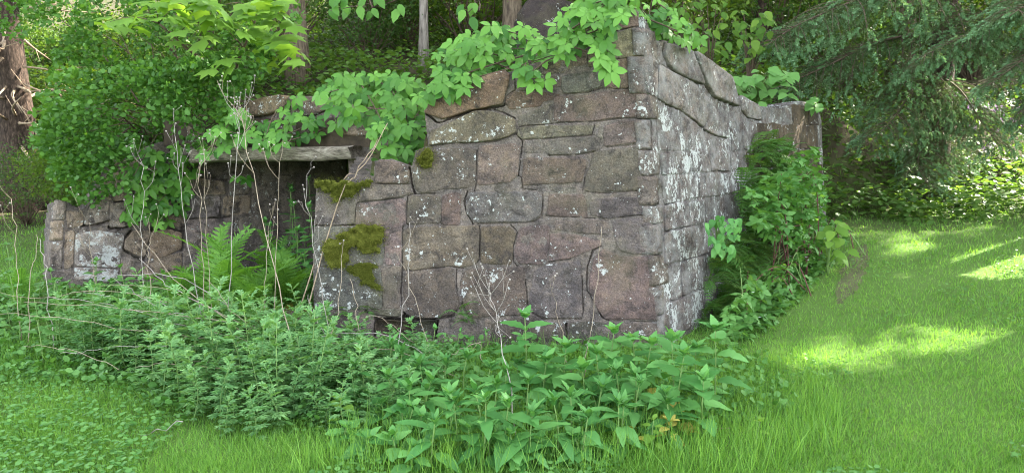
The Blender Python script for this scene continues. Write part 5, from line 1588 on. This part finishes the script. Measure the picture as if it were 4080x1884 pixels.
while len(mg) < 215:
    p = rg.uniform((-3.4, 3.7), (-.3, 5.75))
    if inpoly(p[None], MGP)[0] and all((p[0] - q[0]) ** 2 + (p[1] - q[1]) ** 2 > .07 ** 2 for q in mg):
        mg.append(p)
for p in mg:
    v = int(rg.integers(0, 5))
    edge = min(1, .6 + 1.0 * max(0, p[1] - 3.8)) * np.interp(p[0] + .5 * (p[1] - 5), [-1.5, -.9], [1, .66])
    t = thing('mugwort', 'mugwort stem with finely cut grey-green leaves in the dense patch', 'weed', gpt(*p), 'mugwort stems in the patch left of the front wall', rg.uniform(0, 6.28))
    t.rotation_euler = (rg.uniform(-.15, .15), rg.uniform(-.15, .15), rg.uniform(0, 6.28))
    t.scale = (rg.uniform(.62, 1.22) * edge,) * 3
    ob('stem', MG[v][0], t); tag(ob('foliage', MG[v][1], t), kind='stuff')

# ------------------------------------------------------------------ dry stalks
def stalk(label, pts, Y, r=.0045, heads=0, seed=0, mat='straw', group='dry dead stalks', ybase=None):
    """pts: photo points (display pixels) from foot to tip"""
    rg = np.random.default_rng(seed)
    Ys = np.linspace(Y[0], Y[1], len(pts))
    W = np.array([atD(u, v, y) for (u, v), y in zip(pts, Ys)])
    g = gz(W[0][0], W[0][1])
    if 'fallen' in label:
        W[:, 2] = np.maximum(W[:, 2], [gz(q[0], q[1]) + .01 for q in W])
    elif W[0][2] > g:
        d = (W[0] - W[1]) / np.linalg.norm(W[0] - W[1]) * .5 * (W[0][2] - g)
        W = np.vstack([[W[0][0] + d[0], W[0][1] + d[1], g - .02], W])
    base = W[0].copy()
    t = thing('dry_stalk', label, 'dry stalk', base, group)
    c = curve_pts(W - base, 14)
    c[1:-1] += rg.normal(size=(12, 3)) * .008
    b = MB(); b.tube(c, np.linspace(r, r * .5, 14), 6)
    ob('stem', b.mesh('stem', M[mat]), t)
    if heads:
        b = MB(); hd = MB()
        for k in range(heads):
            i = rg.integers(8, 14) if k else 13
            p = c[i]
            a = rg.uniform(0, 6.28)
            e = p + np.array([math.cos(a) * .6, math.sin(a) * .4, 1.0]) * rg.uniform(.06, .22)
            m = (p + e) / 2 + np.array([math.cos(a), math.sin(a), 0]) * .02
            b.tube(curve_pts([p, m, e], 5), np.linspace(r * .5, r * .3, 5), 4)
            for q in range(2):
                e2 = e + rg.normal(size=3) * .035 + (0, 0, .03)
                b.tube(np.array([m if q else e, e2]), [r * .3, r * .25], 4)
                V, Q = blob(e2, (.006, .006, .006), k, 5, .2); hd.add(V, Q)
        tag(ob('side_twigs', b.mesh('side_twigs', M[mat]), t), kind='stuff')
        tag(ob('seed_heads', hd.mesh('seed_heads', M['straw_grey']), t), kind='stuff')
    return t
SK = [('pale stalk with a branched top, leftmost of the three before the splayed wall', [(510, 810), (480, 640), (455, 480), (440, 340)], (5.3, 5.5), 6), ('stalk with a small seed cluster left of its twin', [(515, 800), (508, 600), (502, 420)], (5.3, 5.4), 4), ('stalk with a small seed cluster right of its twin', [(532, 800), (522, 600), (514, 420)], (5.3, 5.4), 4),
      ('tall white stalk with a wide branched top before the lintel', [(576, 800), (586, 560), (600, 340), (598, 290)], (5.3, 5.4), 9), ('long brownish stalk leaning left across the opening', [(760, 1000), (715, 800), (690, 660), (640, 450), (610, 320), (590, 270)], (4.5, 5.3), 8), ('straight stalk in the middle of the opening', [(690, 790), (698, 580), (703, 410)], (5.2, 5.3), 4),
      ('stalk with dark buds leaning before the left edge of the front wall', [(835, 860), (800, 680), (780, 560), (772, 440)], (5.0, 5.2), 5), ('short stalk left of the straight one in the opening', [(662, 770), (668, 650), (678, 560)], (5.2, 5.3), 2), ('thick brown stalk leaning over the mossy stone', [(800, 970), (835, 840), (855, 740), (858, 650)], (4.6, 4.9), 1),
      ('stalk before the white patch of the splayed wall', [(358, 700), (358, 560), (362, 420)], (5.6, 5.8), 4), ('short stalk left of the white patch', [(380, 740), (372, 640), (378, 600)], (5.5, 5.6), 3), ('thin stalk leaning left before the middle of the front wall', [(1092, 915), (1055, 800), (1025, 700), (1000, 640)], (4.8, 5.0), 1), ('thin stalk before the mossy corner stone', [(1000, 870), (1022, 760), (1030, 650), (1030, 560)], (4.9, 5.1), 0),
      ('pale stalk standing before the cracked right stone', [(1478, 880), (1500, 720), (1514, 570)], (4.8, 5.0), 0), ('brown stalk leaning before the right base stones', [(1445, 1000), (1425, 900), (1405, 800), (1400, 760)], (4.5, 4.7), 1), ('tall brown stalk with a fine branched top before the front wall', [(1312, 1180), (1290, 1020), (1268, 900), (1245, 790), (1235, 740)], (3.7, 4.4), 9),
      ('stalk at the far left edge', [(45, 720), (40, 600), (28, 500)], (5.6, 5.8), 2), ('stalk left of the splayed wall', [(75, 720), (88, 640), (92, 590)], (5.5, 5.6), 0), ('thin stalk before the left end stones', [(118, 730), (108, 650), (100, 600)], (5.4, 5.5), 0), ('thin stalk before the left end of the wall', [(238, 760), (232, 660), (225, 560)], (5.5, 5.6), 3), ('slanting stalk from the mugwort to the splayed wall', [(600, 830), (480, 740), (400, 650), (330, 560)], (4.9, 5.4), 0),
      ('stalk before the mossy rock', [(820, 850), (790, 790), (775, 740)], (5.0, 5.1), 0), ('pale stalk crossing the big vertical crack', [(900, 830), (898, 760), (880, 700)], (5.1, 5.2), 0)]
for i, (lab, pts, Y, hd) in enumerate(SK):
    stalk(lab, pts, Y, R.uniform(.0026, .0040), hd, 700 + i, 'straw' if i % 3 else 'straw_grey')
rg = np.random.default_rng(730)
FA = [([(1090, 905), (990, 850), (860, 838), (760, 860)], 4.9), ([(1180, 960), (1050, 900), (940, 870), (830, 860)], 4.7), ([(1040, 940), (900, 905), (780, 880)], 4.6), ([(1030, 990), (910, 920), (820, 900), (700, 915)], 4.5), ([(1210, 860), (1130, 895), (1080, 930)], 4.8), ([(1215, 910), (1205, 860), (1180, 890)], 4.8),
      ([(620, 800), (450, 700), (300, 690), (200, 700)], 5.2), ([(640, 830), (500, 760), (380, 720), (250, 720)], 5.0), ([(640, 820), (430, 790), (250, 770), (60, 760)], 4.9), ([(560, 850), (400, 800), (240, 760), (120, 745)], 5.0), ([(600, 860), (380, 830), (160, 800), (0, 790)], 4.8), ([(660, 870), (560, 840), (470, 845), (400, 880)], 4.6),
      ([(480, 800), (350, 740), (270, 690)], 5.3), ([(590, 930), (440, 915), (340, 925)], 4.4), ([(730, 940), (620, 925), (480, 905), (400, 900)], 4.5), ([(500, 870), (360, 870), (230, 880), (150, 890)], 4.7), ([(700, 850), (600, 800), (520, 700)], 5.0), ([(780, 900), (650, 870), (580, 880)], 4.6), ([(460, 1060), (360, 1110), (275, 1145)], 3.75), ([(1840, 1075), (1720, 1085), (1620, 1095), (1560, 1105)], 3.95),
      ([(1130, 1080), (1210, 1030), (1260, 1010)], 4.0), ([(1120, 1010), (1180, 1050), (1260, 1060)], 4.05), ([(1000, 1030), (1090, 1040), (1160, 1020)], 4.15), ([(420, 760), (250, 730), (80, 750), (0, 735)], 5.3), ([(560, 790), (430, 720), (350, 650)], 5.3), ([(300, 930), (180, 880), (60, 870)], 4.7), ([(1040, 860), (960, 800), (890, 800)], 5.1), ([(520, 830), (380, 765), (210, 735)], 5.15)]
for i, (pts, Y) in enumerate(FA):
    stalk('fallen stalk from %s to %s' % (place_fg(pts[0][0]).replace('before ', ''), place_fg(pts[-1][0]).replace('before ', '')), pts, (Y, Y + rg.uniform(-.05, .25)), rg.uniform(.002, .0036), 0, 740 + i, 'straw' if i % 3 else 'straw_grey', 'fallen dry stalks among the weeds')

# old cane hanging from the creeper over the wall ledge
for i, (pts, Y) in enumerate([([(855, 500), (900, 440), (945, 370), (975, 310)], 5.6), ([(845, 490), (900, 430), (950, 350)], 5.65)]):
    stalk('brown dead cane slanting from the wall ledge up to the creeper', pts, (Y, Y + .1), .006, 0, 790 + i, 'dead', 'dead canes on the wall ledge')

# ------------------------------------------------------------------ grass and ground cover
rg = np.random.default_rng(900)
def view_xy(n, y0, y1, power=2.0, margin=.76):
    u = rg.uniform(0, 1, n)
    if power == 2.0:
        y = 1 / (1 / y0 - u * (1 / y0 - 1 / y1))
    else:
        y = y0 + (y1 - y0) * u
    x = rg.uniform(-1, 1, n) * (margin * y + .2)
    return x, y
BLADE_V = np.array([(-.5, 0, 0), (.5, 0, 0), (-.38, .55, .05), (.38, .55, .05), (0, 1, .22)], float)
def blades(name, x, y, h, w, lean, mat, label=None):
    n = len(x)
    z = hground(x, y)
    a = rg.uniform(0, 6.28, n)
    tl = rg.uniform(.05, 1, n) * lean
    dirn = np.stack([np.sin(tl) * np.cos(a), np.sin(tl) * np.sin(a), np.cos(tl)], -1)
    b = rg.uniform(0, 6.28, n)
    xx = np.stack([np.cos(b), np.sin(b), 0 * b], -1)
    xx -= (xx * dirn).sum(1)[:, None] * dirn; xx /= np.linalg.norm(xx, axis=1)[:, None]
    nn = np.cross(xx, dirn)
    V = (BLADE_V[None, :, 0:1] * xx[:, None] * w[:, None, None] + BLADE_V[None, :, 1:2] * dirn[:, None] * h[:, None, None] + BLADE_V[None, :, 2:3] * nn[:, None] * h[:, None, None] * 1.3)
    V = V + np.stack([x, y, z - .004], -1)[:, None]
    k = (np.arange(n) * 5)[:, None]
    q = np.array([[0, 1, 3, 2]]) + k; t3 = np.array([[2, 3, 4]]) + k
    return mk(name, V.reshape(-1, 3), [q, t3], mat)
def not_solid(x, y):
    m = ~inpoly(np.stack([x, y], -1), [(-4.6, 7.0), (-2.2, 9.5), (-1.5, 9.4), (-1.52, 5.55), (1.15, 5.55), (3.75, 9.1), (3.7, 15), (-6.2, 15)])
    m &= ~((y > 5.75) & (x > -4.5) & (x < -1.4))
    px, py = pp[:, 0], pp[:, 1]
    near = np.interp(y, py, px); ww = np.interp(y, py, pwid)
    m &= ~((y > py.min()) & (y < py.max()) & (abs(x - near) < ww * .9 + rg.normal(size=len(x)) * .03) & (rg.random(len(x)) < .05))
    return m
x, y = view_xy(230000, 3.0, 11.5, margin=1.0)
k = not_solid(x, y); x, y = x[k], y[k]
pat = vnoise(np.stack([x, y, 0 * x], -1), 1.6, 3)
hgt = rg.uniform(.03, .075, len(x)) * (1 + .4 * pat) * np.interp(y, [3, 6, 11], [1, .95, 1.15]) * np.interp(x, [1.5, 2.5], [1, .85])
tag(ob('lawn_grass', blades('lawn_grass', x, y, hgt, rg.uniform(.002, .0044, len(x)) * np.interp(y, [3, 11], [1, 2.3]), .9, M['grass'])), 'short green lawn grass around the ruin', 'grass', kind='stuff')
x = rg.uniform(-1.1, 2.7, 13000); y = rg.uniform(3.3, 5.3, 13000)
k = inpoly(np.stack([x, y], -1), [(-1.1, 3.3), (1.2, 3.3), (1.75, 3.7), (2.05, 4.4), (2.3, 5.3), (1.2, 5.3), (-.2, 5.3)]); x, y = x[k], y[k]
tag(ob('tall_grass', blades('tall_grass', x, y, rg.uniform(.09, .30, len(x)) * np.interp(y, [3.4, 4.4], [1, .7]), rg.uniform(.0025, .0042, len(x)), .5, M['grass'])), 'long upright grass growing between the weeds before the wall', 'grass', kind='stuff')
x = rg.uniform(-4.6, .9, 5000); y = rg.uniform(5.0, 5.52, 5000)
tag(ob('wall_foot_grass', blades('wall_foot_grass', x, y, rg.uniform(.08, .2, len(x)), rg.uniform(.003, .006, len(x)), .9, M['grass'])), 'grass blades along the foot of the front wall', 'grass', kind='stuff')
# clover and ground ivy in the lawn
x, y = view_xy(26000, 3.1, 9)
pat = vnoise(np.stack([x, y, 0 * x], -1), 2.1, 5) + np.interp(x, [-4, -1, 1, 5], [.5, .25, -.3, -.35])
k = not_solid(x, y) & (pat > -.05); x, y = x[k], y[k]
P = np.stack([x, y, hground(x, y) + rg.uniform(.02, .075, len(x))], -1)
tag(ob('lawn_weeds', leaf_cloud('lawn_weeds', P, .024, leaf_round(.48), M['bramble'], .72, do_carve=False, rg=rg)), 'small round clover and ivy leaves spread through the lawn', 'ground cover', kind='stuff')
# leaf mass under the thicket
x = rg.uniform(-5.2, 1.9, 21000); y = rg.uniform(3.8, 8.0, 21000)
k = inpoly(np.stack([x, y], -1), [(-5.2, 6.9), (-4.9, 5.0), (-2.6, 4.6), (-2.0, 4.1), (-1.2, 3.85), (-.3, 3.85), (.9, 3.9), (1.7, 4.2), (1.9, 5.2), (1.15, 5.5), (-1.5, 5.5), (-1.6, 6.6), (-2.2, 7.9), (-3.2, 7.9), (-4.4, 7.05)]); x, y = x[k], y[k]
P = np.stack([x, y, hground(x, y) + rg.uniform(.01, .12, len(x))], -1)
tag(ob('thicket_leaves', leaf_cloud('thicket_leaves', P, .045, leaf_round(.36), M['bramble'], .55, do_carve=False, rg=rg)), 'small leaves filling the thicket under the taller weeds', 'ground cover', kind='stuff')
# undergrowth on the slope
y = 7.6 + 18 * rg.uniform(0, 1, 110000) ** 1.9
x = rg.uniform(-.9, .95, len(y)) * y
h_ = hground(x, y)
dn = fbm(np.stack([x, y, 0 * x], -1), .8, 3, 4)
k = not_solid(x, y) | (y > 9.7)
k &= (dn > -.35) & ((x > 3.7 + .0 * y) | (y > 9.8)) & ~((x < -5) & (y < 12.5))
k &= ~((y < 9.3 + .6 * dn - .25 * np.maximum(0, x - 3.8)))
x, y, h_, dn = x[k], y[k], h_[k], dn[k]
P = np.stack([x, y, h_ + rg.uniform(.02, .42, len(x)) * (.6 + .6 * np.clip(dn + .4, 0, 1))], -1)
tag(ob('undergrowth', leaf_cloud('undergrowth', P, .085, leaf_round(.34), M['cover'], .6, do_carve=False, rg=rg)), 'leafy undergrowth covering the wooded slope', 'undergrowth', kind='stuff')
# earth on top of the ruin
x = rg.uniform(-4.6, 3.6, 9000); y = rg.uniform(6.0, 11, 9000)
k = inpoly(np.stack([x, y], -1), SOLID); x, y = x[k], y[k]
P = np.stack([x, y, hground(x, y) + rg.uniform(.01, .2, len(x))], -1)
tag(ob('bank_leaves', leaf_cloud('bank_leaves', P, .06, leaf_round(.36), M['shrub'], .6, do_carve=False, rg=rg)), 'low leafy growth on the earth bank behind the ruin', 'undergrowth', kind='stuff')
# lilac wild flowers on the sunny slope at the far right
T, F = leaf_round(.5)
for i in range(26):
    q = gD(rg.uniform(2380, 2576), rg.uniform(300, 450), y0=6)
    t = thing('wild_flower', 'lilac flowered wild plant on the sunny slope at the far right', 'flower', q, 'lilac wild flowers on the slope')
    hh = rg.uniform(.35, .7)
    b = MB(); b.tube(np.array([(0, 0, 0), (.02, 0, hh * .6), (0, .02, hh)]), [.005, .004, .002], 5); ob('stem', b.mesh('stem', M['stem']), t)
    n = 26
    Pq = np.array([0, 0, hh]) + rg.normal(size=(n, 3)) * (.035, .035, .03)
    V, FF = scatter(T, F, Pq, frames(n, .4, rg), rg.uniform(.018, .03, n)); tag(ob('petals', mk('petals', V, [FF], M['petal_lilac' if i % 3 else 'petal']), t), kind='stuff')
    n = 14
    Pq = np.stack([rg.normal(size=n) * .06, rg.normal(size=n) * .06, rg.uniform(.05, hh * .8, n)], -1)
    V, FF = scatter(*leaf_rhomb(.2), Pq, frames(n, .4, rg), rg.uniform(.07, .12, n)); tag(ob('leaves', mk('leaves', V, [FF], M['cover']), t), kind='stuff')
